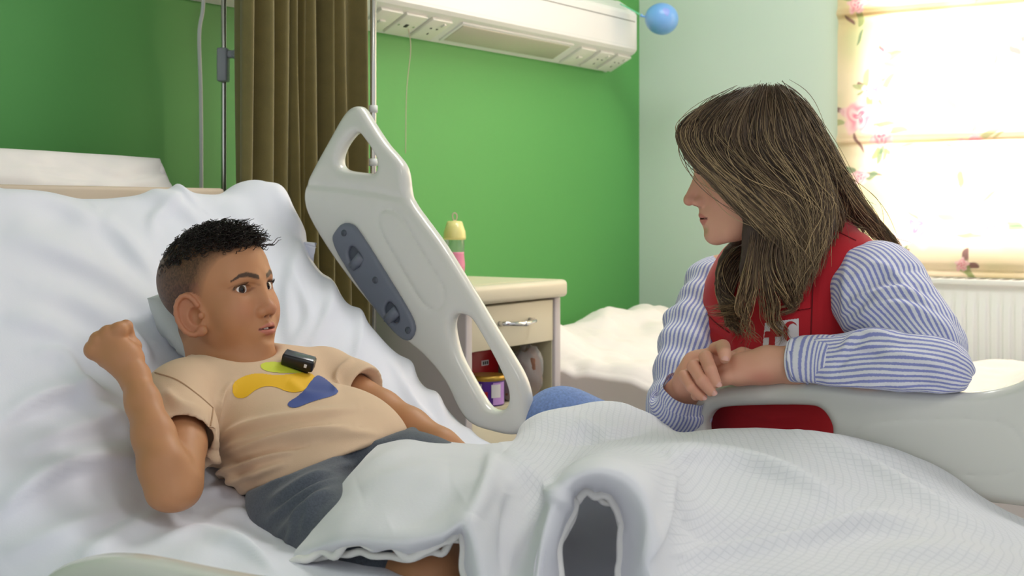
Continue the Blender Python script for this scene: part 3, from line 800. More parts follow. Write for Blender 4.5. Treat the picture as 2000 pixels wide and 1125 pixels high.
# ---------------------------------------------------------------- bottom sheet: param (s along the bed, v across)
prof_pts = np.array([(.298, .93), (.302, .99), (.322, 1.035), (.365, 1.046), (.42, 1.018), (.56, .905), (.70, .785), (.80, .70), (.87, .652), (.95, .628), (1.08, .618), (1.3, .612), (1.7, .605), (2.16, .60)])
pr = spline(prof_pts, 700); L_ = np.r_[0, np.cumsum(np.linalg.norm(np.diff(pr, axis=0), axis=1))]
ni, nj = 420, 300
ss = np.linspace(0, L_[-1], ni); pu = np.interp(ss, L_, pr[:, 0]); pz = np.interp(ss, L_, pr[:, 1])
tu, tz_ = np.gradient(pu), np.gradient(pz); tl = np.hypot(tu, tz_); nu, nz_ = -tz_/tl, tu/tl
qq = np.linspace(-.60, .66, nj); S, Q = np.meshgrid(ss, qq, indexing='ij')
hw = .45
hf = .478; Vv = np.clip(Q, -hw, hf); over_ = np.where(Q > 0, np.clip(Q-hf, 0, None), np.clip(-Q-hw, 0, None))
rnd = .03*np.clip(1-np.minimum(hf-Vv, Vv+hw)/.07, 0, 1)**2
hgt = -rnd-over_*.95
slope_w = np.clip((.9-pu)/.1, 0, 1)[:, None]
def smst0(a, b, x):
    t = np.clip((x-a)/(b-a), 0, 1); return t*t*(3-2*t)
# broad softness, pillowed corner at the far top, hollow under the boy
hgt = hgt+.018*vnoise(S*2.6, Q*3.0, 1.1)+.007*vnoise(S*7+Q*3, Q*6, 2.2)+.0035*vnoise(S*16, Q*18+S*8, 4.0)
hgt = hgt+slope_w*.066*np.exp(-((Q-.50)/.080)**2-((S-.17)/.10)**2)
hgt = hgt+slope_w*.022*np.exp(-((Q-.34)/.09)**2-((S-.55)/.22)**2)
hgt = hgt+slope_w*.024*smst0(.02, -.14, Q)*np.exp(-((S-.12)/.12)**2)
hgt = hgt+slope_w*.010*np.exp(-((Q+.05)/.30)**2-((S-.30)/.12)**2)
bx = pu[:, None]+nu[:, None]*hgt; bz_ = pz[:, None]+nz_[:, None]*hgt
by = Vv+np.sign(Q)*np.where(over_ > 0, .012, 0)
V = np.stack([bx, by+0*bx, bz_], -1).reshape(-1, 3); Fg = grid_faces(ni, nj)
N = vnormals(V, Fg); 
SHEET_FOLDS = [
 ([(0, 455), (120, 500), (250, 570), (330, 640)], .010, 22, 34), ([(190, 420), (250, 490), (310, 560)], .010, 14, 26), ([(60, 560), (180, 610), (300, 700)], .008, 20, 30),
 ([(230, 360), (330, 400), (400, 450)], .011, 12, 22), ([(262, 352), (320, 365), (390, 410)], .012, 9, 16), ([(300, 470), (300, 430), (350, 390)], .006, 12),
 ([(0, 620), (100, 650), (230, 740)], .008, 18, 28), ([(560, 520), (600, 620), (560, 700)], .006, 9, 14), ([(640, 520), (640, 600), (600, 690)], .007, 8, 16),
 ([(600, 440), (560, 560), (565, 690)], .006, 10, 20), ([(690, 560), (700, 650), (690, 720)], .007, 8, 14), ([(740, 600), (790, 690), (800, 760)], .008, 9, 14),
 ([(540, 350), (560, 420), (620, 480)], .007, 12, 18), ([(830, 720), (850, 790), (870, 840)], .007, 8, 14), ([(760, 700), (800, 780), (850, 830)], .006, 8),
 ([(0, 830), (60, 795), (130, 775), (240, 790)], .012, 10, 26), ([(0, 1010), (80, 945), (160, 912), (270, 898)], .013, 9, 30), ([(40, 880), (160, 840), (270, 810)], .008, 12, 24),
 ([(120, 720), (170, 790), (260, 850)], .009, 14, 22), ([(0, 1090), (120, 1050), (250, 990)], .008, 16, 28), ([(150, 1100), (260, 1040), (330, 1010)], .008, 14, 22),
 ([(400, 1020), (470, 1010), (560, 1060)], .007, 8, 14), ([(420, 1060), (480, 1075), (540, 1120)], .007, 8, 14), ([(300, 1060), (400, 1040), (500, 1090)], .006, 12),
 ([(400, 960), (440, 965), (500, 1000)], .007, 8, 12), ([(240, 650), (280, 690), (290, 720)], .006, 10), ([(860, 750), (900, 800), (925, 850)], .006, 8),
 ([(0, 380), (90, 395), (200, 440)], .009, 14, 24), ([(430, 400), (480, 440), (520, 500)], .006, 14, 20), ([(60, 690), (120, 700), (160, 760)], .007, 14),
]
V = V+N*1.6*folds_amount(V, SHEET_FOLDS)[:, None]*(proj(V)[:, 2] < 2.9)[:, None]
V = smooth_mesh(V, Fg, 1, .4)
sheet = npmesh('sheet', V, Fg, M['sheet'], bed); sheet_bvh = bvh_of(V, Fg)
# pillow behind the backrest ---------------------------------------------------
def cushion(name, c, ax, ay, az, sx, sy, th, m, label, cat, seed=0, pinch=.6, folds=None, parent=None):
    n = 90; u = np.linspace(-1, 1, n); Ug, Vg = np.meshgrid(u, u, indexing='ij')
    prof = (np.clip(1-np.abs(Ug)**3.2, 0, 1)*np.clip(1-np.abs(Vg)**3.2, 0, 1))**pinch
    wr = .22*vnoise(Ug*2.2+seed, Vg*2.2, 1)+.12*vnoise(Ug*6+seed, Vg*9, 2)
    Vs = []
    for sgn in (1, -1):
        h = sgn*th/2*(prof*(1+wr)+.02)
        Vs.append(np.asarray(c)+Ug[..., None]*sx/2*np.asarray(ax)*(1-.04*Vg[..., None]**2)+Vg[..., None]*sy/2*np.asarray(ay)*(1-.05*Ug[..., None]**2)+h[..., None]*np.asarray(az))
    f = grid_faces(n, n); V = np.concatenate([v.reshape(-1, 3) for v in Vs]); F = np.concatenate([f, f[:, ::-1]+n*n])
    b = np.r_[np.arange(n)*n, (n-1)*n+np.arange(1, n), np.arange(n-2, -1, -1)*n+n-1, np.arange(n-2, 0, -1)]
    b2 = np.roll(b, -1); F = np.concatenate([F, np.stack([b, b2, b2+n*n, b+n*n], 1)[:, ::-1]])
    if folds is not None: V = V+vnormals(V, F)*folds_amount(V, folds)[:, None]
    o = npmesh(name, V, F, m, parent)
    if label: setp(o, label, cat)
    return o
pa, pb = W_u(392, 340, .235), W_u(-330, 300, .235)
ayp = np.array([0, 1.0, 0]); azp = np.array([.93, 0, .36]); axp = np.array([-.36, 0, .93])
cushion('pillow', (.212, .415-.36, 1.000), axp, ayp, azp, .27, .72, .085, M['pillow'], 'white pillow standing upright between headboard and raised backrest', 'pillow', 3,
        folds=[([(60, 330), (150, 345), (260, 350)], .008, 8, 12), ([(250, 345), (310, 335), (370, 325)], .009, 8, 12), ([(0, 315), (120, 320), (240, 345)], .007, 9, 12), ([(330, 355), (355, 335), (385, 335)], .007, 6, 9)])
# rails ------------------------------------------------------------------------
def XZ(pts, v): return np.array([[p[0], p[2]] for p in (W_v(a, b, v) for a, b in pts)])
rv_ = .515; rf = rv_-.022
out1 = [(600, 430), (588, 392), (592, 360), (613, 318), (640, 270), (660, 233), (676, 211), (695, 205), (714, 211), (728, 229), (746, 258), (764, 284), (782, 303), (797, 322), (803, 345), (805, 375), (815, 399), (842, 435), (872, 475), (905, 528), (940, 585), (975, 645), (1005, 693), (1030, 735), (1042, 775), (1043, 812), (1030, 840), (998, 853), (962, 846), (930, 832), (905, 800), (870, 752), (830, 700), (780, 660), (720, 600), (650, 510)]
hole1 = [(696, 252), (714, 275), (730, 299), (737, 316), (734, 340), (704, 337), (676, 332), (667, 314), (678, 283)]
hole2 = [(887, 640), (890, 619), (902, 612), (917, 618), (928, 632), (958, 684), (986, 740), (996, 772), (992, 796), (977, 805), (962, 800), (949, 783), (921, 734), (898, 690)]
gr1 = [(735, 425), (745, 410), (765, 408), (782, 420), (810, 470), (840, 520), (866, 560), (868, 590), (855, 607), (835, 603), (815, 580), (780, 520), (745, 460)]
out1 = [(x-16*min(1, max(0, (x-690)/30)) if not (y > 835 or (y > 480 and x < 905)) else x, y) for x, y in out1]
hole1 = [(x-13 if x < 690 else x-4, y) for x, y in hole1]; hole2 = [(x-12 if i in (0, 1, 2, 13, 12, 11, 10) else x-5, y) for i, (x, y) in enumerate(hole2)]
rail_o = moulded('side_rail', XZ(out1, rf), [XZ(hole1, rf), XZ(hole2, rf)], rv_-.005, .034, .013, M['rail'], bed, .0035, [(XZ(gr1, rf), .0022, .0028), (XZ([(585, 358), (690, 366), (790, 386), (790, 389), (690, 369), (585, 361)], rf), .0022, .004)])
# raised brow across the upper grip
# grey latch plate
ins = [(646, 470), (658, 447), (672, 434), (689, 437), (702, 452), (752, 531), (798, 606), (811, 634), (810, 652), (797, 670), (770, 650), (730, 600), (690, 545)]
rec = [[(678, 497), (690, 474), (712, 508), (697, 530)], [(748, 608), (764, 582), (786, 622), (774, 636)]]
ins_o = moulded('latch_plate', XZ(ins, rf-.004), [XZ(r, rf-.004) for r in rec], rf-.003, .012, .003, M['insert'], rail_o, .0028)
ins_o.name = 'latch_plate'
for r in rec:
    P = XZ(r, rf); c = P.mean(0)
    box('recess_floor', (P[:, 0].min()+.004, rf-.0025, P[:, 1].min()+.006), (P[:, 0].max()-.004, rf+.002, P[:, 1].max()-.006), M['insert_dk'], ins_o)
for (a, b), (c_, d) in (((690, 522), (708, 500)), ((758, 625), (777, 606))):
    p, q = W_v(a, b, rf-.004), W_v(c_, d, rf-.004)
    tube('roller', [p, (p+q)/2, q], .0105, M['insert'], ins_o, 14)
for a, b in ((672, 455), (733, 547), (797, 645)):
    p = W_v(a, b, rf-.009); th = np.linspace(0, 2*np.pi, 17)[:-1]
    tube('rivet', [p+np.array([0, .002, 0]), p-np.array([0, .001, 0])], .0062, M['insert_dk'], ins_o, 16)
out2 = [(1312, 940), (1312, 870), (1318, 828), (1332, 800), (1357, 774), (1388, 757), (1430, 751), (1500, 746), (1600, 748), (1700, 760), (1800, 767), (1885, 769), (1925, 765), (1962, 757), (2000, 743), (2050, 705), (2100, 640), (2150, 590), (2210, 580), (2260, 620), (2290, 720), (2300, 1030), (2120, 1010), (2000, 993), (1935, 985), (1700, 962), (1450, 950)]
hole3 = [(1383, 840), (1387, 818), (1399, 803), (1420, 796), (1486, 793), (1580, 793), (1598, 799), (1611, 813), (1620, 831), (1622, 850), (1612, 880), (1500, 885), (1395, 880)]
hole4 = [(2060, 770), (2110, 690), (2190, 650), (2240, 700), (2240, 800), (2150, 810)]
gr2 = [(1665, 838), (1720, 822), (1850, 818), (1950, 820), (1990, 845), (2003, 885), (1990, 918), (1950, 932), (1850, 926), (1720, 915), (1670, 880)]
hole3 = [(x-12 if x < 1430 else x, y) for x, y in hole3]
moulded('side_rail', XZ(out2, rf), [XZ(hole3, rf), XZ(hole4, rf)], rv_, .044, .016, M['rail'], bed, .0035, [(XZ(gr2, rf), .0015, .0025)])
nv = -.53
out3 = [(120, 1180), (128, 1128), (150, 1100), (195, 1079), (255, 1071), (330, 1079), (420, 1098), (520, 1116), (640, 1132), (820, 1150), (900, 1180), (900, 1300), (140, 1300)]
moulded('side_rail', XZ(out3, nv), [], nv-.02, .04, .015, M['rail'], bed, .005)
# rail arms down to the frame
for u in (.80, .92, 1.5, 1.9):
    tube('rail_arm', [(u, rv_-.005, .60), (u, rv_-.02, .50), (u, .42, .40)], .012, M['bedgrey'], bed, 10)
for u in (.75, 1.2):
    tube('rail_arm', [(u, nv-.02, .56), (u, nv-.0, .48), (u, -.42, .40)], .012, M['bedgrey'], bed, 10)
# ================================================================ quilted blanket
def quilt_material():
    m = bpy.data.materials.new('white_quilted_cotton'); m.use_nodes = True; nt = m.node_tree; b = nt.nodes['Principled BSDF']
    b.inputs['Roughness'].default_value = .9; b.inputs['Sheen Weight'].default_value = .15
    uv = nt.nodes.new('ShaderNodeUVMap'); uv.uv_map = 'UVMap'
    sx = nt.nodes.new('ShaderNodeSeparateXYZ'); nt.links.new(uv.outputs[0], sx.inputs[0])
    def line(sock, period):
        a = nt.nodes.new('ShaderNodeMath'); a.operation = 'PINGPONG'; a.inputs[1].default_value = period/2; nt.links.new(sock, a.inputs[0])
        r = nt.nodes.new('ShaderNodeMapRange'); r.interpolation_type = 'SMOOTHSTEP'; r.inputs['From Min'].default_value = 0; r.inputs['From Max'].default_value = period*.16; nt.links.new(a.outputs[0], r.inputs['Value'])
        return r.outputs['Result']
    l1, l2 = line(sx.outputs[0], .0105), line(sx.outputs[1], .0105)
    mn = nt.nodes.new('ShaderNodeMath'); mn.operation = 'MINIMUM'; nt.links.new(l1, mn.inputs[0]); nt.links.new(l2, mn.inputs[1])
    # the fleecy hem band carries no quilting
    at = nt.nodes.new('ShaderNodeAttribute'); at.attribute_name = 'fleece'
    mx = nt.nodes.new('ShaderNodeMath'); mx.operation = 'MAXIMUM'; nt.links.new(mn.outputs[0], mx.inputs[0]); nt.links.new(at.outputs['Fac'], mx.inputs[1])
    mix = nt.nodes.new('ShaderNodeMix'); mix.data_type = 'RGBA'; mix.inputs[6].default_value = lin(231, 233, 240); mix.inputs[7].default_value = lin(243, 244, 250)
    nt.links.new(mx.outputs[0], mix.inputs[0]); nt.links.new(mix.outputs[2], b.inputs['Base Color'])
    bp = nt.nodes.new('ShaderNodeBump'); bp.inputs['Strength'].default_value = .25; bp.inputs['Distance'].default_value = .0012; nt.links.new(mx.outputs[0], bp.inputs['Height'])
    n = nt.nodes.new('ShaderNodeTexNoise'); n.inputs['Scale'].default_value = 260; tc = nt.nodes.new('ShaderNodeTexCoord'); nt.links.new(tc.outputs['Object'], n.inputs['Vector'])
    bp2 = nt.nodes.new('ShaderNodeBump'); bp2.inputs['Strength'].default_value = .12; bp2.inputs['Distance'].default_value = .002
    nt.links.new(n.outputs['Fac'], bp2.inputs['Height']); nt.links.new(bp.outputs[0], bp2.inputs['Normal']); nt.links.new(bp2.outputs[0], b.inputs['Normal'])
    tl = nt.nodes.new('ShaderNodeBsdfTranslucent'); tl.inputs[0].default_value = (.95, .95, .95, 1); ms = nt.nodes.new('ShaderNodeMixShader'); ms.inputs[0].default_value = .22
    nt.links.new(b.outputs[0], ms.inputs[1]); nt.links.new(tl.outputs[0], ms.inputs[2]); nt.links.new(ms.outputs[0], nt.nodes['Material Output'].inputs[0])
    return m
M['quilt'] = quilt_material()
M['fleece'] = mat('white_fleece', (238, 237, 233), .95, .25, 220, sheen=.3)
# columns run from the head-side edge to the foot; in each column points go from the near hem to the far edge
cols_ = [
 [(566, 1090, 1.475), (580, 1072, 1.49), (615, 1030, 1.53), (660, 962, 1.59), (700, 905, 1.66), (730, 876, 1.72), (762, 858, 1.78), (800, 858, 1.84), (850, 872, 1.90)],
 [(640, 1082, 1.45), (640, 1058, 1.435), (665, 1010, 1.47), (705, 950, 1.55), (745, 897, 1.63), (778, 870, 1.70), (806, 857, 1.77), (850, 861, 1.84), (900, 880, 1.92)],
 [(700, 1070, 1.43), (705, 1050, 1.41), (730, 1000, 1.45), (760, 945, 1.53), (795, 900, 1.61), (825, 876, 1.68), (850, 863, 1.76), (890, 866, 1.84), (930, 886, 1.93)],
 [(780, 1076, 1.41), (785, 1054, 1.385), (800, 1000, 1.43), (825, 945, 1.51), (855, 905, 1.59), (880, 882, 1.67), (900, 868, 1.75), (935, 869, 1.84), (965, 884, 1.95)],
 [(860, 1064, 1.40), (862, 1042, 1.37), (872, 990, 1.42), (893, 940, 1.50), (918, 905, 1.58), (940, 885, 1.66), (960, 872, 1.75), (985, 868, 1.86), (1000, 862, 1.98)],
 [(897, 1044, 1.40), (908, 1022, 1.365), (925, 980, 1.41), (948, 935, 1.49), (968, 905, 1.57), (985, 885, 1.66), (1004, 870, 1.77), (1022, 845, 1.90), (1040, 822, 2.05)],
 [(905, 1110, 1.39), (935, 1085, 1.35), (962, 1010, 1.41), (985, 950, 1.49), (1002, 915, 1.58), (1022, 893, 1.67), (1044, 868, 1.79), (1066, 825, 1.93), (1090, 800, 2.07)],
 [(935, 1200, 1.36), (960, 1180, 1.33), (995, 1090, 1.40), (1020, 1000, 1.49), (1042, 945, 1.58), (1065, 905, 1.69), (1090, 868, 1.81), (1115, 812, 1.95), (1140, 788, 2.08)],
 [(990, 1260, 1.34), (1000, 1200, 1.31), (1025, 1080, 1.38), (1052, 1000, 1.48), (1078, 945, 1.59), (1105, 905, 1.70), (1135, 868, 1.83), (1160, 810, 1.97), (1185, 782, 2.08)],
 [(1085, 1200, 1.345), (1040, 1180, 1.29), (1042, 1060, 1.355), (1070, 975, 1.45), (1105, 925, 1.56), (1140, 893, 1.68), (1172, 865, 1.82), (1200, 815, 1.97), (1218, 784, 2.08)],
 [(1092, 1075, 1.36), (1062, 1050, 1.295), (1068, 985, 1.345), (1100, 925, 1.44), (1135, 897, 1.55), (1168, 882, 1.67), (1200, 862, 1.82), (1228, 822, 1.97), (1248, 795, 2.07)],
 [(1120, 985, 1.37), (1098, 955, 1.305), (1105, 920, 1.35), (1135, 895, 1.44), (1165, 884, 1.55), (1198, 876, 1.67), (1230, 862, 1.82), (1258, 830, 1.96), (1275, 806, 2.06)],
 [(1162, 955, 1.37), (1160, 922, 1.30), (1165, 900, 1.35), (1180, 886, 1.44), (1205, 880, 1.55), (1232, 874, 1.67), (1262, 861, 1.81), (1285, 838, 1.95), (1298, 822, 2.05)],
 [(1198, 985, 1.37), (1222, 940, 1.30), (1228, 912, 1.35), (1236, 892, 1.44), (1250, 880, 1.55), (1270, 872, 1.67), (1295, 862, 1.80), (1312, 848, 1.93), (1322, 842, 2.02)],
 [(1212, 1060, 1.36), (1262, 1000, 1.29), (1272, 950, 1.345), (1284, 910, 1.43), (1295, 888, 1.55), (1310, 874, 1.67), (1328, 862, 1.79), (1342, 848, 1.91), (1350, 846, 2.0)],
 [(1200, 1180, 1.34), (1268, 1120, 1.275), (1292, 1030, 1.34), (1308, 950, 1.43), (1320, 905, 1.54), (1335, 880, 1.66), (1350, 862, 1.78), (1368, 843, 1.90), (1378, 845, 1.99)],
 [(1290, 1290, 1.22), (1300, 1210, 1.25), (1330, 1120, 1.33), (1352, 1030, 1.42), (1362, 955, 1.53), (1375, 905, 1.65), (1392, 868, 1.77), (1410, 838, 1.88), (1425, 842, 1.97)],
 [(1380, 1330, 1.18), (1390, 1240, 1.23), (1412, 1140, 1.32), (1432, 1060, 1.42), (1445, 985, 1.53), (1455, 925, 1.65), (1465, 878, 1.76), (1482, 836, 1.87), (1500, 842, 1.95)],
 [(1510, 1350, 1.15), (1515, 1250, 1.22), (1530, 1150, 1.31), (1545, 1070, 1.41), (1555, 1000, 1.52), (1560, 940, 1.63), (1560, 888, 1.74), (1566, 844, 1.85), (1590, 850, 1.93)],
 [(1680, 1370, 1.12), (1680, 1270, 1.19), (1685, 1170, 1.29), (1690, 1095, 1.39), (1690, 1030, 1.50), (1685, 970, 1.61), (1675, 915, 1.72), (1672, 863, 1.82), (1700, 865, 1.90)],
 [(1850, 1390, 1.09), (1850, 1290, 1.16), (1850, 1200, 1.26), (1845, 1130, 1.36), (1840, 1070, 1.46), (1828, 1015, 1.57), (1808, 958, 1.68), (1790, 905, 1.79), (1815, 905, 1.86)],
 [(2050, 1420, 1.05), (2050, 1320, 1.13), (2040, 1240, 1.22), (2030, 1175, 1.32), (2015, 1125, 1.42), (1992, 1075, 1.53), (1955, 1025, 1.64), (1915, 985, 1.75), (1935, 980, 1.81)],
 [(2330, 1450, 1.0), (2320, 1360, 1.08), (2300, 1280, 1.17), (2270, 1220, 1.27), (2240, 1180, 1.37), (2200, 1135, 1.48), (2150, 1090, 1.59), (2090, 1060, 1.69), (2100, 1050, 1.75)],
]
G = np.array([[W(*p) for p in c] for c in cols_])
nI, nJ = 560, 220
T1 = np.stack([spline(G[:, j], nI) for j in range(G.shape[1])], 1)
T2 = np.stack([spline(T1[i], nJ) for i in range(nI)], 0)
V = T2.reshape(-1, 3); Fq = grid_faces(nI, nJ)
# soften the control polygon
V = smooth_mesh(V, Fq, 10, .5)
N = vnormals(V, Fq)
if (N@(-FWD)).mean() < 0: Fq = Fq[:, ::-1]; N = -N
QUILT_FOLDS = [
 ([(1315, 885), (1420, 900), (1540, 935), (1650, 985)], .012, 12, 22), ([(1330, 1010), (1420, 1048), (1560, 1035), (1700, 985)], -.012, 20, 28), ([(1345, 1085), (1500, 1068), (1700, 1030), (1850, 1055)], .012, 14, 24),
 ([(1560, 850), (1690, 905), (1800, 965), (1950, 1050)], .008, 10, 16), ([(1660, 870), (1780, 925), (1900, 1010)], -.008, 10, 12), ([(1250, 1125), (1290, 1030), (1315, 930)], .006, 10, 18),
 ([(1700, 1085), (1850, 1085), (2000, 1110)], .007, 14, 22), ([(1000, 850), (1060, 822), (1120, 805)], .006, 8, 12), ([(1040, 850), (1140, 850), (1290, 830)], -.008, 12, 18), ([(1120, 820), (1180, 835), (1240, 825)], .006, 10),
 ([(985, 880), (1040, 940), (1100, 980)], .007, 12, 18), ([(1000, 960), (990, 1040), (985, 1125)], -.006, 14), ([(700, 960), (780, 935), (880, 925)], .006, 22), ([(760, 1030), (830, 1000), (900, 960)], -.005, 24),
 ([(960, 880), (950, 940), (920, 1010)], .007, 12, 20), ([(1070, 1110), (1075, 1040), (1110, 950)], .004, 12),
]
amt = 1.7*folds_amount(V, QUILT_FOLDS)
II, JJ = np.meshgrid(np.linspace(0, 1, nI), np.linspace(0, 1, nJ), indexing='ij')
amt = amt+.004*vnoise(V[:, 0]*9, V[:, 1]*9, V[:, 2]*9)+.0015*vnoise(V[:, 0]*28, V[:, 1]*28, V[:, 2]*28)
hem_w = np.exp(-(JJ.ravel()/.05)**2)
amt = amt+hem_w*.004*vnoise(II.ravel()*55, 0, 7)
V = V+N*amt[:, None]
Pg = V.reshape(nI, nJ, 3)
lu = np.r_[0, np.cumsum(np.linalg.norm(np.diff(Pg, axis=0), axis=2).mean(1))]; lv = np.r_[0, np.cumsum(np.linalg.norm(np.diff(Pg, axis=1), axis=2).mean(0))]
# arc length along each line for an undistorted stitch grid
LU = np.concatenate([np.zeros((1, nJ)), np.cumsum(np.linalg.norm(np.diff(Pg, axis=0), axis=2), 0)], 0)
LV = np.concatenate([np.zeros((nI, 1)), np.cumsum(np.linalg.norm(np.diff(Pg, axis=1), axis=2), 1)], 1)
uvq = np.stack([.5*LU.ravel()+.5*np.repeat(lu, nJ), LV.ravel()], 1)
q = proj(V)
head_flap = np.clip((1030-q[:, 0]+(q[:, 1]-900)*.25)/40, 0, 1)*(II.ravel() < .40)*np.clip((q[:, 1]-868)/20+(II.ravel() < .25)*2, 0, 1)
fle = np.clip(np.maximum(head_flap, np.clip((.30-JJ.ravel())/.05, 0, 1)*(II.ravel() < .72)), 0, 1)
bk = empty('blanket', W(1300, 1000, 1.6)*[1, 1, 0]+np.array([0, 0, .62]), 'white quilted blanket pushed back in thick folds over the bed', 'blanket')
bo = npmesh('quilted_cover', V, Fq, M['quilt'], bk, attrs={'fleece': fle}, uv=uvq)
bo.modifiers.new('thickness', 'SOLIDIFY').thickness = .007; bo.modifiers[0].offset = -1
# rolled double hem: two piped edges that follow the near hem
hem = Pg[:, 0]; 
i0, i1 = int(.0*nI), int(.70*nI)
for k, (off, rr) in enumerate(((0.0, .0048), (.012, .0042))):
    P_ = hem[i0:i1]+(Pg[i0:i1, 3]-hem[i0:i1])*off*0+FWD*off-np.array([0, 0, 1])*off*.6
    P_ = P_+UPV*(.006*vnoise(np.linspace(0, 38, len(P_)), 3.3*k, 1))[:, None]
    P_ = P_[::2]
    tube('hem', P_, rr, M['fleece'], bk, 8)
# ================================================================ people: shared sculpting
M['skin_boy'] = mat('boy_skin', (0, 0, 0), .5, .05, 900, attr='Col', sss=.12, spec=.35)
M['skin_woman'] = mat('woman_skin', (0, 0, 0), .5, .05, 900, attr='Col', sss=.12, spec=.35)
M['nail'] = mat('polished_nail', (226, 172, 158), .12, coat=.6)
M['teeth'] = mat('teeth', (236, 230, 218), .25)
M['black'] = mat('black_plastic', (22, 22, 25), .3)
def eye_material():
    return mat('eye', (0, 0, 0), .12, attr='Col', spec=.45)
M['eye'] = eye_material()
M['lash'] = mat('eyelash', (22, 16, 14), .6)
def smst(a, b, x):
    t = np.clip((x-a)/(b-a), 0, 1); return t*t*(3-2*t)
def head_axes(f):
    f = np.asarray(f, float)/np.linalg.norm(f); r = np.cross(f, UPV); r /= np.linalg.norm(r); u = np.cross(r, f)
    return np.stack([r, f, u], 1)
def roll_axes(R, ang):
    c, s = math.cos(ang), math.sin(ang); r, f, u = R.T
    return np.stack([r*c+u*s, f, u*c-r*s], 1)
EYE_C = np.array([.0325, .0615, .0005]); EYE_R = .0172; EYE_OX, EYE_OZ, IRIS = .0162, .0060, .40      # the boy's eyes
def sculpt_head(c, o, R, sc, child):
    """head in local (right, forward, up); eyes at up=0, adult size in metres"""
    c.frame(o, R, sc)
    c.ell((0, -.014, .024), (.0745, .094, .080), .01)                    # skull
    c.ell((0, .022, .028), (.066, .063, .066), .03)                      # forehead
    c.ell((0, .026, -.030), (.0595, .058, .066), .03)                    # mid face
    c.ell((0, .038, -.070), (.043 if not child else .046, .045, .037), .03)   # jaw
    for s in (-1, 1):
        c.cap((s*.056, -.006, -.040), (s*.026, .056, -.090), .014, .013, .025)   # jaw line
        c.ell((s*.041, .058, -.030), (.023, .021, .022), .02)            # cheek
        if child: c.ell((s*.038, .056, -.050), (.022, .021, .024), .02)
        c.cap((s*.046, .062, .017), (s*.014, .079, .014), .009, .009, .014)  # brow
    c.ell((0, .0735, -.0955), (.019, .0165, .0155), .018)                # chin
    c.ell((0, .070, -.066), (.028, .0215, .022), .016)                   # muzzle
    for s in (-1, 1):
        c.ell((s*.031, .091, -.0005), (.0165, .014, .0105), .012, sub=True)  # socket
        c.ell(EYE_C*[s, 1, 1], (EYE_R+.0017, EYE_R+.0017, EYE_R+.0008), .004)              # lids
    c.cap((0, .070, .004), (0, .084, -.034), .010, .0135, .014)
    if child:
        c.cap((0, .078, .010), (0, .0960, -.033), .0070, .0092, .012)
        c.ell((0, .0985, -.0365), (.0122, .0108, .0100), .007)
        for s in (-1, 1): c.ell((s*.0135, .0890, -.0405), (.0082, .0100, .0082), .004)
    else:
        c.cap((0, .080, .009), (0, .1065, -.033), .0062, .0078, .010)
        c.ell((0, .1075, -.0372), (.0088, .0085, .0075), .006)
        for s in (-1, 1): c.ell((s*.0105, .0925, -.0405), (.0068, .0105, .0075), .005)
    for s in (-1, 1): c.ell((s*.0062, .0965 if child else .0985, -.0480 if child else -.0490), (.0034, .0058, .0030) if child else (.0024, .0050, .0026), .002, sub=True)
    # lips
    lf = 0 if child else -.0035
    ul = [(-.0225, .077, -.0668), (-.012, .0885+lf, -.0640), (-.004, .0935+lf, -.0622), (0, .0930+lf, -.0630), (.004, .0935+lf, -.0622), (.012, .0885+lf, -.0640), (.0225, .077, -.0668)]
    ll = [(-.0205, .078, -.0690), (-.010, .0885+lf, -.0722), (0, .0920+lf, -.0732), (.010, .0885+lf, -.0722), (.0205, .078, -.0690)]
    lk = 1.25 if child else .82
    c.chain(ul, [r_*lk for r_ in (.0022, .0040, .0046, .0044, .0046, .0040, .0022)], .003)
    c.chain(ll, [r_*lk for r_ in (.0022, .0050, .0058, .0050, .0022)], .003)
    c.ell((0, .094, -.0836), (.015, .0075, .0055), .008, sub=True)       # fold under the lip
    c.ell((0, .0985, -.0672), (.0195, .013, .0008 if not child else .0022), .0012, sub=True)   # mouth line
    c.ell((0, .101, -.0525), (.0035, .006, .008), .004, sub=True)        # philtrum
    for s in (-1, 1):
        c.ell(EYE_C*[s, 1, 1]+np.array([s*.0008, EYE_R+.0045, -.0002]), (EYE_OX, EYE_R-.0010, EYE_OZ), .0012, sub=True)
        # ear
        e = np.array([s*.0715, -.010 if not child else .006, -.022 if not child else -.030])
        tilt = np.array([[1, 0, 0], [0, math.cos(.22), -math.sin(.22)], [0, math.sin(.22), math.cos(.22)]])
        out = np.array([[math.cos(.40), -s*math.sin(.40), 0], [s*math.sin(.40), math.cos(.40), 0], [0, 0, 1]])
        Rr = out@tilt
        er = np.array([1.0, 1.30, 1.12]) if child else np.ones(3)
        c.ell(e+np.array([s*.004, -.004, 0]), np.array([.0050, .0175, .030])*er, .006, rot=Rr)
        ring = []
        for t in np.linspace(-2.2, 2.75, 15):
            p = np.array([s*.0055, -math.cos(t-.6)*.0165*(1 if math.cos(t-.6) > 0 else .8), math.sin(t-.6)*-.0290])*er
            ring.append(e+np.array([s*.004, -.004, 0])+Rr@p)
        c.chain(ring, [.0040]*15, .002)
        c.ell(e+np.array([s*.004, -.004, 0])+Rr@(np.array([s*.0052, .0050, -.004])*er), np.array([.0105, .0080, .0130])*er, .002, rot=Rr, sub=True)
        c.ell(e+np.array([s*.004, -.004, 0])+Rr@(np.array([s*.0062, -.0035, .0125])*er), np.array([.0035, .0075, .0085])*er, .003, rot=Rr, sub=True)
        c.ell(e+np.array([s*.004, -.002, 0])+Rr@(np.array([s*.004, .006, -.0265])*er), np.array([.0045, .0070, .0075])*er, .004, rot=Rr)
        c.ell(e+np.array([s*.004, -.004, 0])+Rr@(np.array([s*.0058, .0125, -.006])*er), np.array([.003, .004, .005])*er, .003, rot=Rr)
    c.frame()
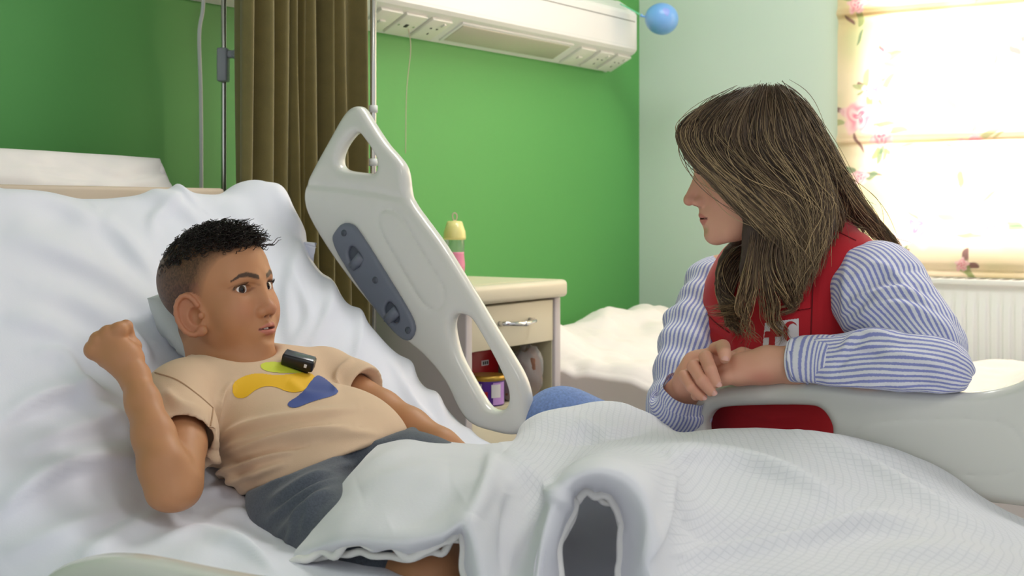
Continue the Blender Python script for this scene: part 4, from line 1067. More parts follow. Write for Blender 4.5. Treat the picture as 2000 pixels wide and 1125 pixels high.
def to_local(V, o, R, sc): return ((V-o)@R)/sc
def face_colours(L, skin, lip, hair, child, brow_w=1.0):
    """surface colours: skin, lips, brows, lash line, cropped hair; painted shade in nostrils, mouth gap, lid crease"""
    x, y, z = L.T; ax = np.abs(x)
    col = np.tile(np.array(skin[:3]), (len(L), 1))
    def mixc(c2, a):
        nonlocal col
        col = col*(1-a[:, None])+np.array(c2[:3])*a[:, None]
    front = smst(.045, .06, y)
    # flush on cheeks, nose and ears
    flush = (.85*np.exp(-((ax-.040)/.02)**2-((z+.032)/.02)**2)+np.exp(-(ax/.014)**2-((z+.038)/.014)**2))*front
    flush = np.maximum(flush, smst(.068, .076, ax)*(np.abs(z+.025) < .045)*(np.abs(y+.012) < .035))
    mixc(lip, np.clip(flush, 0, 1)*.30)
    # lips
    zc = -.0672; hw = .0235
    up_e = zc+.0092*np.clip(1-(ax/hw)**1.7, 0, 1)-.0012*np.exp(-(x/.003)**2); lo_e = zc-.0118*np.clip(1-(ax/hw)**2, 0, 1)
    a = smst(-.0010, .0010, up_e-z)*smst(-.0012, .0012, z-lo_e)*(ax < hw)*smst(.070, .075, y)
    mixc(lip, a*(.9 if child else .7))
    mixc(lin(70, 28, 26), (np.abs(z-zc) < .0014)*(ax < .0215)*smst(.076, .082, y)*.8)  # shade of the mouth gap painted as a dark line
    # nostrils: their inner shade painted as a dark spot
    mixc(lin(60, 28, 22), np.exp(-((ax-.0062)/.0030)**2-((z+.0475)/.0022)**2)*front*.9)
    # brows
    bx_ = np.array([.0095, .018, .030, .042, .053]); bz_ = np.array([.0160, .0185, .0225, .0215, .0150])
    d = np.abs(z-np.interp(ax, bx_, bz_)); th = np.interp(ax, bx_, np.array([.0034, .0040, .0038, .0028, .0013]))*brow_w
    mixc(hair, smst(1.35, .75, d/th)*(ax > .009)*(ax < .0545)*front*.92)
    # lash line along the lid opening
    dx, dz = (ax-EYE_C[0]-.0008)/(EYE_OX-.0004), (z-EYE_C[2]+.0002)/EYE_OZ; rr = np.hypot(dx, dz)
    near = smst(.062, .068, y)
    mixc(lin(28, 18, 15), np.exp(-((rr-1.06)/.13)**2)*(dz > .05)*smst(-1.0, -.5, dx)*near*.9)
    mixc(lin(110, 66, 52), np.exp(-((rr-1.05)/.15)**2)*(dz <= .05)*near*.55)
    mixc(lin(110, 66, 48), np.exp(-((rr-1.55)/.16)**2)*(dz > .3)*near*.35)  # upper lid crease, its shade painted as a darker band
    return col
def eyeballs(o, R, sc, parent, gaze, iris, names=('eye', 'eye'), sides=(1, -1)):
    for s in sides:
        C_ = o+sc*(R@(EYE_C*[s, 1, 1])); r = EYE_R*sc
        g = np.asarray(gaze, float)/np.linalg.norm(gaze)
        e1 = np.cross(g, UPV); e1 /= np.linalg.norm(e1); e2 = np.cross(e1, g)
        n1, n2 = 34, 36; th = np.concatenate([np.linspace(0, .62, 22), np.linspace(.7, np.pi, 12)]); ph = np.linspace(0, 2*np.pi, n2, endpoint=False)
        TH, PH = np.meshgrid(th, ph, indexing='ij')
        rr = r*(1+.05*np.exp(-(TH/.42)**2))
        V = C_+rr[..., None]*(np.cos(TH)[..., None]*g+np.sin(TH)[..., None]*(np.cos(PH)[..., None]*e1+np.sin(PH)[..., None]*e2))
        c = np.tile(np.array(lin(232, 226, 222)[:3]), (n1, n2, 1))
        a = smst(IRIS, IRIS-.04, TH)[..., None]; c = c*(1-a)+np.array(iris[:3])*a
        a = smst(IRIS, IRIS-.06, TH)[..., None]*smst(IRIS-.10, IRIS-.03, TH)[..., None]*.7; c = c*(1-a)+np.array(lin(20, 12, 10)[:3])*a
        a = smst(IRIS*.46, IRIS*.38, TH)[..., None]; c = c*(1-a)
        npmesh('eye', V.reshape(-1, 3), grid_faces(n1, n2, wrap_j=True), M['eye'], parent, cols=c.reshape(-1, 3))
def lashes(o, R, sc, parent, s, child=True, n=26, ln=.007):
    Ps = []; Rs = []
    for t in np.linspace(.12, np.pi-.12, n):
        p = EYE_C*[s, 1, 1]+np.array([math.cos(t)*(EYE_OX-.0002)+s*.0008, 0, math.sin(t)*EYE_OZ])
        dy = math.sqrt(max((EYE_R+.0012)**2-(p[0]-s*EYE_C[0])**2-(p[2]-EYE_C[2])**2, 1e-8)); p[1] += dy
        d = np.array([math.cos(t)*.5, 1.0, .35]); d /= np.linalg.norm(d)
        pts = [p+d*ln*k+np.array([0, 0, .0028])*k*k for k in (0, .35, .7, 1)]
        Ps.append([o+sc*(R@q) for q in pts]); Rs.append([.00030, .00026, .0002, .00005])
    tubes('eyelashes', np.array(Ps), np.array(Rs), M['lash'], parent)
# ================================================================ the boy
bo_ = np.array(W(427, 571, 1.93)); b_f = C2W(math.cos(.47)*.99, -math.sin(.47)*.99, .13); bR = head_axes(b_f); bR = roll_axes(bR, -.03); bs = .885
boy = empty('person', W(640, 960, 1.75)*[1, 1, 0]+np.array([0, 0, .62]), 'boy in a beige T-shirt lying propped on the bed, fist raised', 'person')
pts = np.array([W(*p) for p in [(150, 600, 1.75), (300, 420, 1.85), (560, 700, 2.1), (300, 1010, 1.55), (1010, 930, 1.75), (900, 1110, 1.35), (650, 660, 2.1), (1120, 1050, 1.5)]])
lo, hi = pts.min(0)-.06, pts.max(0)+.06
hc = bo_; hand_c = W(222, 680, 1.70)
ax_ = [axis_pts(lo[i], hi[i], .0045, .0016, [(hc[i]-.115, hc[i]+.115), (hand_c[i]-.045, hand_c[i]+.045)]) for i in range(3)]
c = Clay(*ax_)
sculpt_head(c, bo_, bR, bs, True)
# neck, hidden trunk
nk0 = bo_+bs*(bR@np.array([0, -.036, -.050])); nk1 = W(438, 715, 1.925)
c.cap(nk0, nk1, .039, .042, .012)
c.cap(nk1, W(520, 800, 1.90), .045, .060, .03)
c.cap(W(390, 762, 1.84), W(620, 745, 1.97), .036, .034, .03)
c.cap(W(520, 800, 1.90), W(610, 905, 1.82), .058, .040, .02)
c.cap(W(585, 962, 1.73), W(690, 915, 1.82), .038, .038, .02)
# right arm, bent up with the elbow on the sheet
RS, RE, RW = W(348, 775, 1.80), W(340, 950, 1.605), W(263, 735, 1.69)
c.chain([W(385, 760, 1.84), RS, W(352, 870, 1.70), W(352, 945, 1.617)], [.036, .036, .0320, .0285], .012)
c.chain([W(326, 950, 1.603), W(318, 910, 1.612), W(300, 850, 1.635), W(279, 785, 1.665), RW], [.0270, .0285, .0250, .0205, .0178], .012, flat=None)
c.ell(W(338, 968, 1.600), (.028, .028, .018), .012)
# fist
hx = lambda px, py, dY=0: W(px, py, 1.70+dY)
c.cap(RW, hx(240, 705), .0175, .019, .012)
c.cap(hx(240, 706), hx(193, 684, .004), .0185, .0150, .012)
c.cap(hx(246, 694), hx(216, 662, .004), .0175, .0145, .012)
kn = [(182, 683), (193, 664), (212, 652), (233, 646)]
for i, (a, b) in enumerate(kn):
    p0 = hx(a, b, .004); p1 = hx(a-3+i*3, b-4, .030); p2 = hx(a+22, b+22, .038); p3 = hx(a+32, b+30, .020)
    c.chain([hx(228, 690, .002), p0], [.0100, .0100], .005)
    c.ell(p0-FWD*.002, (.0112, .0112, .0112), .004)
    c.chain([p0, p1, p2, p3], [.0098, .0092, .0085, .008], .0015)
# index finger and thumb seen at the top right of the fist
c.chain([hx(233, 645, .002), hx(246, 638, .012), hx(250, 652, .018), hx(243, 660, .014)], [.0095, .0085, .0078, .0072], .003)
c.chain([hx(262, 700, .006), hx(254, 672, .016), hx(236, 668, .028)], [.0125, .0095, .0085], .006)
# left arm stretched along the body
c.chain([W(620, 745, 1.97), W(648, 745, 1.985), W(745, 802, 1.93), W(800, 836, 1.895), W(862, 870, 1.86), W(925, 906, 1.85)], [.034, .034, .0285, .0275, .0225, .0165], .012)
c.cap(W(925, 906, 1.85), W(955, 925, 1.84), .018, .015, .01)
for k in range(4): c.chain([W(950, 918+k*9, 1.84), W(978, 930+k*9, 1.84), W(990, 942+k*9, 1.84)], [.0085, .0078, .007], .003)
# legs under the blanket
c.chain([W(595, 1005, 1.69), W(690, 1088, 1.57), W(840, 1130, 1.46)], [.042, .044, .040], .02)
c.chain([W(840, 1130, 1.46), W(890, 1085, 1.53), W(950, 1062, 1.58)], [.038, .036, .028], .015)
c.chain([W(690, 920, 1.82), W(830, 942, 1.77), W(940, 965, 1.72)], [.040, .042, .040], .02)
c.chain([W(940, 965, 1.72), W(1010, 990, 1.69), W(1040, 1000, 1.68)], [.038, .034, .028], .015)
V, F = c.mesh(); V = smooth_mesh(V, F, 1, .35)
Lc = to_local(V, bo_, bR, bs)
skin, lip, hairc = lin(188, 134, 95), lin(192, 118, 104), lin(26, 21, 19)
inhead = (np.linalg.norm(Lc, axis=1) < .17) & (Lc[:, 2] > -.125)
col = np.tile(np.array(skin[:3]), (len(V), 1))
fc = face_colours(Lc, skin, lip, lin(52, 38, 30), True, 1.0)
x, y, z = Lc.T
z0 = np.interp(y, [-.10, -.05, -.02, .0, .012, .026, .042, .056, .075, .09], [-.080, -.075, -.062, -.045, -.028, -.004, .030, .050, .060, .064])
dens = np.clip((z-z0)/np.interp(y, [-.08, -.02, .03, .06], [.03, .055, .055, .012]), 0, 1)**.85
dens = dens*smst(.082, .076, np.abs(x))
ear_ = ((y-.000)/.031)**2+((z+.031)/.0375)**2 < 1
dens = np.where(ear_ & (np.abs(x) > .066), 0, dens)
spk = .85+.15*vnoise(x*900, y*900, z*420)
fc = fc*(1-(dens*.95*spk)[:, None])+np.array(hairc[:3])*(dens*.95*spk)[:, None]
col = np.where(inhead[:, None], fc, col)
# darker elbow and knuckle skin
col = col*(1+.04*vnoise(V[:, 0]*40, V[:, 1]*40, V[:, 2]*40))[:, None]
body_b = npmesh('body', V, F, M['skin_boy'], boy, cols=col)
gz = C2W(.96, .05, .10)
eyeballs(bo_, bR, bs, boy, C2W(.74, -.66, .06), lin(46, 26, 18))
for s in (1, -1): lashes(bo_, bR, bs, boy, s, True)
# teeth
T_ = []
for t in np.linspace(-1, 1, 14):
    for zz in (-.0688, -.0668, -.0640):
        T_.append(bo_+bs*(bR@np.array([t*.014, .0885-.007*t*t, zz])))
npmesh('teeth', np.array(T_), grid_faces(14, 3), M['teeth'], boy)
# ---------------------------------------------------------------- curly hair on top
hb = bvh_of(V[inhead], np.zeros((0, 3), int)) if False else None
hr = np.random.default_rng(5); Ps, Rs, Cs = [], [], []
M['hair_boy'] = mat('boy_curls', (0, 0, 0), .45, attr='Col', spec=.4)
cnt = 0
while cnt < 3400:
    d = hr.normal(size=3); d /= np.linalg.norm(d)
    if d[2] < .1: continue
    p = np.array([0, -.006, .026])+d*np.array([.0735, .094, .078])
    # forehead bulge
    zl = np.interp(p[1], [-.10, -.075, -.04, .02, .05, .075, .09], [.022, .036, .052, .062, .064, .065, .068])+.004*hr.normal()
    if p[2] < zl: continue
    cnt += 1
    nrm_ = d/np.array([.0735, .094, .078]); nrm_ /= np.linalg.norm(nrm_)
    ln = hr.uniform(.009, .025)*np.interp(p[1], [-.09, -.03, .03], [.35, .8, 1.2])*np.interp(abs(p[0]), [.03, .065], [1, .6])
    t = np.linspace(0, 1, 11)[:, None]; a0 = hr.uniform(0, 6.28); turns = hr.uniform(.8, 2.2)
    e1 = np.cross(nrm_, hr.normal(size=3)); e1 /= np.linalg.norm(e1); e2 = np.cross(nrm_, e1)
    lean = np.array([hr.normal()*.3, .5+hr.normal()*.3, 0])
    rc = hr.uniform(.0018, .0042)
    q = p-nrm_*.002+nrm_*ln*t*(1.25-.5*t)+lean*ln*t*t+rc*np.minimum(1, t*3)*(np.cos(a0+turns*6.28*t)*e1+np.sin(a0+turns*6.28*t)*e2)
    Ps.append(bo_+bs*(q@bR.T)); Rs.append(np.linspace(.00075, .0004, 11)); k = hr.uniform(.6, 1.6)
    Cs.append(np.tile(np.array(lin(34, 26, 23)[:3])*k, (11, 1)))
ho = tubes('curly_hair', np.array(Ps), np.array(Rs), M['hair_boy'], boy, 4, np.array(Cs)); ho['kind'] = 'stuff'
# ---------------------------------------------------------------- T-shirt
M['tee'] = mat('beige_jersey', (214, 184, 154), .9, .12, 700, .03, 20, sheen=.15)
M['seam'] = mat('beige_seam', (176, 142, 112), .9)
c = Clay(*[np.arange(lo_, hi_, .0026) for lo_, hi_ in zip(np.min([W(250, 940, 1.6), W(770, 660, 2.12), W(300, 700, 2.05), W(800, 960, 1.6)], 0)-.10, np.max([W(250, 940, 1.6), W(770, 660, 2.12), W(300, 700, 2.05), W(800, 960, 1.6)], 0)+.10)])
LS = W(645, 738, 1.985)
Sx = LS-RS; Sx /= np.linalg.norm(Sx); Ax = W(625, 915, 1.79)-W(455, 715, 1.93); Ax -= Sx*(Ax@Sx); Ax /= np.linalg.norm(Ax); Nx = np.cross(Sx, Ax)
if Nx@FWD > 0: Nx = -Nx
Rt = np.stack([Sx, Nx, Ax], 1)
c.ell(W(497, 785, 1.915), (.128, .072, .115), .03, rot=Rt)
c.ell(W(590, 865, 1.835), (.108, .076, .115), .05, rot=Rt)
c.ell(W(620, 905, 1.795), (.108, .080, .085), .04, rot=Rt)
c.ell(W(645, 935, 1.762), (.108, .080, .11), .04, rot=Rt)
c.ell(W(700, 870, 1.835), (.066, .064, .08), .04, rot=Rt)
c.cap(W(372, 762, 1.83), W(622, 738, 1.975), .046, .043, .035)
c.cap(W(440, 722, 1.92), W(455, 745, 1.92), .056, .066, .03)
c.chain([RS, W(346, 850, 1.725), W(344, 900, 1.68)], [.0475, .0485, .0490], .02)
c.chain([LS, W(690, 768, 1.955), W(735, 795, 1.935)], [.0425, .0435, .0445], .02)
# openings: sleeves, neck, hem
arm_d = W(352, 955, 1.617)-RS; arm_d /= np.linalg.norm(arm_d)
def cut_local(cl, p, n, center, rad):
    """cut only inside a sphere (sleeve ends)"""
    n = np.asarray(n)/np.linalg.norm(n)
    def fn(x, y, z):
        pl = -((x-p[0])*n[0]+(y-p[1])*n[1]+(z-p[2])*n[2])
        sp = np.sqrt((x-center[0])**2+(y-center[1])**2+(z-center[2])**2)-rad
        return np.maximum(pl, sp)
    cl._op(np.asarray(center)-rad, np.asarray(center)+rad, fn, .004, 's')
cut_local(c, W(352, 872, 1.70), arm_d, W(346, 935, 1.64), .10)
c.chain([W(352, 850, 1.72), W(352, 900, 1.66)], [.040, .042], .003, sub=True)
la = W(745, 802, 1.93)-W(648, 745, 1.985); la /= np.linalg.norm(la)
cut_local(c, W(699, 768, 1.955), la, W(745, 790, 1.93), .055)
c.chain([W(690, 770, 1.958), W(720, 785, 1.94)], [.034, .036], .003, sub=True)
hem_n = np.cross(W(765, 848, 1.85)-CAM, W(480, 958, 1.75)-CAM)
if hem_n[2] > 0: hem_n = -hem_n
c.plane(W(620, 910, 1.80), hem_n)
nk_d = nk0-nk1; nk_d /= np.linalg.norm(nk_d)
c.cap(nk1-nk_d*.004, nk0, .055, .068, .004, sub=True)
c.ell(W(462, 672, 1.90), (.060, .060, .042), .01, sub=True)
V, F = c.mesh(); V = smooth_mesh(V, F, 4, .45); N = vnormals(V, F)
TF = [([(410, 880), (470, 840), (600, 815), (700, 800)], .006, 7, 12), ([(400, 905), (480, 872), (600, 850), (690, 838)], .0075, 7, 13), ([(420, 930), (500, 900), (580, 880)], .006, 6, 10), ([(415, 795), (412, 840), (402, 880)], -.006, 5, 7),
      ([(430, 950), (500, 928), (560, 905)], .005, 6, 9), ([(455, 745), (425, 790), (410, 860)], .005, 7, 10), ([(560, 860), (660, 850), (740, 850)], .004, 7, 10), ([(320, 760), (350, 790), (390, 800)], .004, 10), ([(690, 700), (660, 730), (655, 770)], .004, 7), ([(405, 888), (440, 905), (470, 950)], .007, 7, 9),
      ([(430, 890), (520, 858), (640, 832)], -.0055, 5, 6), ([(420, 918), (510, 890), (600, 868)], -.0055, 5, 6), ([(560, 745), (600, 770), (660, 780)], .003, 10), ([(310, 815), (350, 830), (400, 830)], .003, 10)]
fa = 1.9*folds_amount(V, TF)*smst(-.1, .3, -(N@FWD))
fa = fa+.0016*vnoise(V[:, 0]*22, V[:, 1]*22, V[:, 2]*22)
V = V+N*fa[:, None]
shirt = npmesh('t_shirt', V, F, M['tee'], boy); tee_bvh = bvh_of(V, F)
shirt['label'] = 'beige short-sleeved T-shirt'
def surf_line(bvh, pts, n, off):
    out = []
    for a, b in spline(pts, n):
        h, nn = ray_to(bvh, a, b)
        if h is not None:
            if nn@(h-CAM) > 0: nn = -nn
            out.append(h+nn*off)
    return np.array(out)
for nm, pl in (('shoulder_seam', [(303, 728), (345, 742), (385, 770), (416, 797)]), ('sleeve_hem', [(312, 846), (345, 852), (380, 862), (402, 872)]), ('armhole_seam', [(416, 797), (414, 815), (411, 832)])):
    L = surf_line(tee_bvh, pl, 40, .0002)
    if len(L) > 8: tube(nm, L, .0011, M['seam'], shirt, 6)
# collar ribbing
th = np.linspace(0, 2*np.pi, 60)
e1 = np.cross(nk_d, UPV); e1 /= np.linalg.norm(e1); e2 = np.cross(nk_d, e1)
cc = nk1+nk_d*.002
ring = np.array([cc+.0545*(math.cos(t)*e1+math.sin(t)*e2) for t in th])
rg = []
for p in ring:
    h = tee_bvh.find_nearest(Vector(p)); rg.append(np.array(h[0]))
rg = np.array(rg); rg = .5*rg+.25*np.roll(rg, 2, 0)+.25*np.roll(rg, -2, 0)
tube('collar', rg, .0052, M['tee'], shirt, 8)
# abstract colour print in place of the shirt graphic: plain yellow and blue patches
M['pr_y'] = mat('yellow_print', (236, 184, 30), .7); M['pr_b'] = mat('blue_print', (70, 86, 150), .7); M['pr_g'] = mat('lime_print', (206, 214, 60), .7)
decal('yellow_print', tee_bvh, [(452, 752), (468, 738), (500, 728), (545, 735), (600, 726), (618, 736), (606, 760), (570, 770), (530, 752), (500, 760), (478, 780), (456, 776)], M['pr_y'], shirt, .0006)
decal('lime_print', tee_bvh, [(505, 710), (540, 706), (598, 716), (612, 728), (560, 730), (515, 726)], M['pr_g'], shirt, .0006)
decal('blue_print', tee_bvh, [(556, 790), (590, 770), (612, 738), (624, 732), (650, 752), (666, 770), (610, 784), (575, 800)], M['pr_b'], shirt, .0007)
# clip-on microphone
h, nn = ray_to(tee_bvh, 580, 720)
mx_ = W(612, 712, 1.85)-W(550, 695, 1.85); mx_ /= np.linalg.norm(mx_); mz = nn if nn@FWD < 0 else -nn; mz = mz-mx_*(mz@mx_); mz /= np.linalg.norm(mz); my = np.cross(mz, mx_)
mic = empty('microphone', h, 'small black clip-on microphone on the boy’s collar'.replace('’', "'"), 'microphone')
frame_box('case', h+mz*.012, mx_, my, mz, (.046, .022, .017), M['black'], mic, .003)
M['mic_top'] = mat('grey_gloss', (92, 96, 104), .15)
frame_box('top_plate', h+mz*.0206, mx_, my, mz, (.042, .018, .0012), M['mic_top'], mic, .0004)
frame_box('clip', h+mz*.002, mx_, my, mz, (.034, .012, .006), M['black'], mic, .0015)
frame_box('status_mark', h+mz*.012+my*(.0112 if my[2] < 0 else -.0112)+mx_*.012, mx_, my, mz, (.004, .0012, .005), M['paper'], mic, .0004)
# ---------------------------------------------------------------- shorts
M['shorts'] = mat('charcoal_heather', (80, 86, 97), .95, .4, 900, .25, 420, sheen=.2)
plo = np.minimum(np.minimum(W(480, 1100, 1.5), W(860, 830, 1.95)), W(850, 1130, 1.40))-.10; phi = np.maximum(np.maximum(W(480, 1100, 1.5), W(860, 830, 1.95)), W(850, 1130, 1.40))+.10
c = Clay(*[np.arange(a, b, .0038) for a, b in zip(plo, phi)])
c.cap(W(584, 955, 1.71), W(700, 900, 1.80), .061, .064, .03)
c.cap(W(586, 955, 1.72), W(605, 925, 1.77), .062, .063, .03)
c.chain([W(595, 1000, 1.67), W(690, 1080, 1.56), W(770, 1110, 1.51)], [.066, .062, .056], .03)
c.chain([W(690, 905, 1.80), W(810, 940, 1.76), W(870, 950, 1.735)], [.064, .058, .054], .03)
c.cap(W(575, 905, 1.80), W(690, 860, 1.87), .062, .060, .03)
c.cap(W(690, 870, 1.86), W(745, 890, 1.83), .060, .058, .03)
c.plane(W(620, 905, 1.80), -hem_n)
V, F = c.mesh(); V = smooth_mesh(V, F, 2, .4); N = vnormals(V, F)
SF = [([(510, 950), (600, 905), (700, 880)], .004, 6, 10), ([(520, 985), (610, 935), (700, 905)], .0055, 7, 11), ([(520, 1020), (600, 965), (680, 925)], .0055, 7, 11), ([(540, 1050), (610, 990), (660, 950)], .005, 7, 10), ([(575, 880), (650, 868), (740, 862)], .004, 5, 8), ([(590, 1040), (620, 985), (650, 960)], .005, 5, 9), ([(530, 1000), (610, 950), (690, 915)], -.004, 5, 7), ([(560, 1070), (590, 1010), (610, 990)], .004, 6, 8)]
V = V+N*(1.5*folds_amount(V, SF)*smst(-.1, .3, -(N@FWD))+.0012*vnoise(V[:, 0]*30, V[:, 1]*30, V[:, 2]*30))[:, None]
shorts = npmesh('shorts', V, F, M['shorts'], boy); shorts['label'] = 'charcoal grey jersey shorts'
# white strip at the hip
sb = bvh_of(V, F)
# head cushion behind the neck; its grey is pillow shading put into the colour
M['shade_cloth'] = mat('shade_grey_cotton', (196, 200, 200), .9, .1, 300)
cushion('neck_cushion', W(412, 640, 2.025), np.array([.76, 0, -.65]), np.array([0, 1.0, 0]), np.array([.65, 0, .76]), .15, .16, .075, M['shade_cloth'], 'small grey cushion tucked behind the boy\'s neck', 'cushion', 5)
# ================================================================ the woman
EYE_C = np.array([.0318, .0640, .0010]); EYE_R = .0150; EYE_OX, EYE_OZ, IRIS = .0140, .0045, .46
wo = np.array(W(1470, 328, 2.09)); w_f = C2W(-.985, -.10, -.14); wR = head_axes(w_f); wR = roll_axes(wR, .03); wsx = 1.0
woman = empty('person', W(1560, 1000, 2.25)*[1, 1, 0]+np.array([0, 0, .40]), 'woman in a red vest and striped shirt leaning on the bed rail', 'person')
LSh, RSh = W(1678, 545, 2.06), W(1412, 545, 2.32)
EL, WR_ = W(1812, 718, 1.885), W(1552, 712, 1.985)
REl, RWr = W(1318, 800, 2.12), W(1352, 742, 2.06)
pts = np.array([W(*p) for p in [(1300, 150, 2.0), (1700, 170, 2.2), (1880, 780, 1.8), (1280, 880, 2.3), (1320, 650, 2.0), (1700, 900, 2.4), (1640, 850, 2.5), (1030, 830, 2.35)]])
lo, hi = pts.min(0)-.06, pts.max(0)+.06; hi[2] = wo[2]+.14
hcw = W(1420, 720, 2.0)
ax_ = [axis_pts(lo[i], hi[i], .0055, .0017, [(wo[i]-.12, wo[i]+.12), (hcw[i]-.075, hcw[i]+.075)]) for i in range(3)]
c = Clay(*ax_)
sculpt_head(c, wo, wR, wsx, False)
nb = W(1548, 500, 2.17)
c.cap(wo+wR@np.array([0, -.025, -.062]), nb, .050, .056, .02)
c.cap(LSh*.8+RSh*.2, LSh*.2+RSh*.8, .05, .05, .03)
c.cap(nb, W(1560, 640, 2.21), .075, .10, .03)
c.cap(W(1560, 640, 2.21), W(1590, 860, 2.26), .10, .10, .03)
# left arm resting on the rail
c.chain([LSh, EL], [.044, .034], .01); c.chain([EL, W(1690, 716, 1.935), WR_], [.030, .031, .0245], .01)
# left hand: back of the hand on the rail, fingers folding over it
up_ = np.array([0, 0, 1.0])
lh = lambda px, py, dY=0: W(px, py, 2.0+dY)
c.chain([WR_, lh(1500, 711, .0), lh(1450, 718, .01)], [.0245, .0235, .0215], .012, flat=(UPV, .92))
c.chain([WR_, lh(1490, 722, -.005), lh(1440, 733, .0)], [.0225, .0185, .0160], .012)
for k, (a, b, dy) in enumerate([(1428, 700, .030), (1420, 713, .018), (1416, 726, .006), (1418, 738, -.006)]):
    c.chain([lh(1470, 712+k*6, .012-.006*k), lh(a, b, dy), lh(a-38, b+14, dy+.012), lh(a-58, b+34, dy+.02)], [.0115, .0105, .0095, .0085], .005)
c.chain([lh(1500, 705, .02), lh(1450, 693, .045), lh(1420, 700, .055)], [.013, .011, .009], .006)
# right arm and hand laid across
c.chain([RSh, W(1352, 690, 2.22), REl], [.044, .038, .036], .01); c.chain([REl, W(1330, 775, 2.09), RWr], [.034, .028, .024], .01)
c.chain([RWr, W(1362, 716, 2.045), W(1392, 700, 2.035)], [.0235, .0225, .0180], .012)
c.chain([W(1345, 742, 2.05), W(1352, 735, 2.03)], [.022, .020], .012)
FING = [[(1398, 682, 2.030), (1412, 677, 2.000), (1415, 690, 1.972), (1415, 699, 1.968)],
        [(1380, 700, 2.020), (1378, 698, 1.978), (1388, 722, 1.950), (1398, 746, 1.950)],
        [(1362, 716, 2.020), (1354, 716, 1.978), (1370, 742, 1.950), (1388, 764, 1.952)],
        [(1348, 732, 2.025), (1336, 734, 1.985), (1350, 756, 1.958), (1370, 774, 1.960)]]
FR = [[.0112, .0110, .0102, .0088], [.0108, .0102, .0094, .0082], [.0104, .0096, .0088, .0078], [.0098, .0088, .0079, .0069]]
for f, rr in zip(FING, FR): c.chain([W(*p) for p in f], rr, .0012)
V, F = c.mesh(); V = smooth_mesh(V, F, 1, .35)
Lc = to_local(V, wo, wR, wsx); inhead = (np.linalg.norm(Lc, axis=1) < .17) & (Lc[:, 2] > -.125)
skin, lip = lin(222, 168, 142), lin(200, 112, 106)
col = np.tile(np.array(skin[:3]), (len(V), 1))
fc = face_colours(Lc, skin, lip, lin(66, 46, 36), False, .85)
dens = smst(.02, .05, Lc[:, 2]-np.interp(Lc[:, 1], [-.05, 0, .03, .07, .09], [-.08, -.03, .0, .045, .06]))
fc = fc*(1-dens[:, None])+np.array(lin(52, 38, 30)[:3])*dens[:, None]
col = np.where(inhead[:, None], fc, col)
q = proj(V); hand = (q[:, 0] < 1570) & (q[:, 1] > 660) & (q[:, 2] < 2.12) & ~inhead
flush = hand*(np.exp(-((q[:, 0]-1490)/28)**2-((q[:, 1]-738)/14)**2)*.5+smst(1440, 1380, q[:, 0])*.18)
col = col*(1-flush[:, None])+np.array(lin(214, 130, 114)[:3])*flush[:, None]
body_w = npmesh('body', V, F, M['skin_woman'], woman, cols=col); wb = bvh_of(V, F)
eyeballs(wo, wR, wsx, woman, wR@np.array([0, 1, -.12]), lin(60, 46, 30))
for s in (1, -1): lashes(wo, wR, wsx, woman, s, False, 22, .0085)
# finger nails
def nail(p, q, r, face):
    d = q-p; L = np.linalg.norm(d); d = d/L; nn = face-d*(face@d); nn /= np.linalg.norm(nn); sd = np.cross(d, nn)
    u = np.linspace(-1, 1, 13); Vn = []
    for a in u:
        for b in u:
            wdt = r*.80*(1-.12*(a < 0)*a*a); ln_ = r*1.15
            k = max(abs(a), abs(b)); rd = math.hypot(a, b)/k if k > 0 else 1
            aa, bb = (a/rd**.6, b/rd**.6)
            th = bb*1.0
            Vn.append(q+d*(aa*ln_-r*.15)+sd*math.sin(th)*wdt*1.08+nn*(math.cos(th)*r*1.03-.0004))
    return npmesh('fingernail', np.array(Vn), grid_faces(13, 13), M['nail'], woman)
for f, rr, fc_ in zip(FING, FR, [C2W(.05, -1, .25), C2W(.45, -1, .35), C2W(.4, -1, .35), C2W(.35, -1, .3)]):
    nail(W(*f[2]), W(*f[3]), rr[3], fc_)
# ---------------------------------------------------------------- vest
M['vest'] = mat('red_vest_cotton', (186, 14, 32), .8, .10, 500, .05, 12, sheen=.15)
M['vest_seam'] = mat('dark_red_seam', (120, 8, 22), .85)
blo = np.minimum(np.minimum(W(1350, 900, 2.1), W(1720, 900, 2.5)), W(1640, 430, 2.0))-.10; bhi = np.maximum(np.maximum(W(1350, 430, 2.4), W(1720, 430, 2.5)), W(1660, 900, 2.0))+.10
c = Clay(*[np.arange(a, b, .004) for a, b in zip(blo, bhi)])
w_l = LSh-RSh; w_l[2] = 0; w_l /= np.linalg.norm(w_l); w_fw = np.cross(UPV, w_l); 
if w_fw@RGT > 0: w_fw = -w_fw
Rv = np.stack([w_l, w_fw, UPV], 1)
c.ell(W(1528, 640, 2.19), (.165, .115, .17), .04, rot=Rv)
c.ell(W(1520, 780, 2.19), (.165, .12, .17), .05, rot=Rv)
c.ell(W(1530, 900, 2.20), (.17, .13, .15), .05, rot=Rv)
c.cap(LSh+w_l*-.035+UPV*.012, nb+UPV*.012+w_l*.02, .066, .044, .03)
c.cap(RSh+w_l*.055+UPV*.03, nb+UPV*.012-w_l*.02, .036, .040, .03)
c.ell(W(1600, 575, 2.165), (.085, .095, .14), .05, rot=Rv)
# armhole for the near sleeve
c.cap(LSh+w_l*.075-UPV*.02, LSh+w_l*.22-UPV*.03, .090, .10, .006, sub=True)
c.cap(RSh-UPV*.01, RSh-w_l*.2-UPV*.05, .062, .08, .008, sub=True)
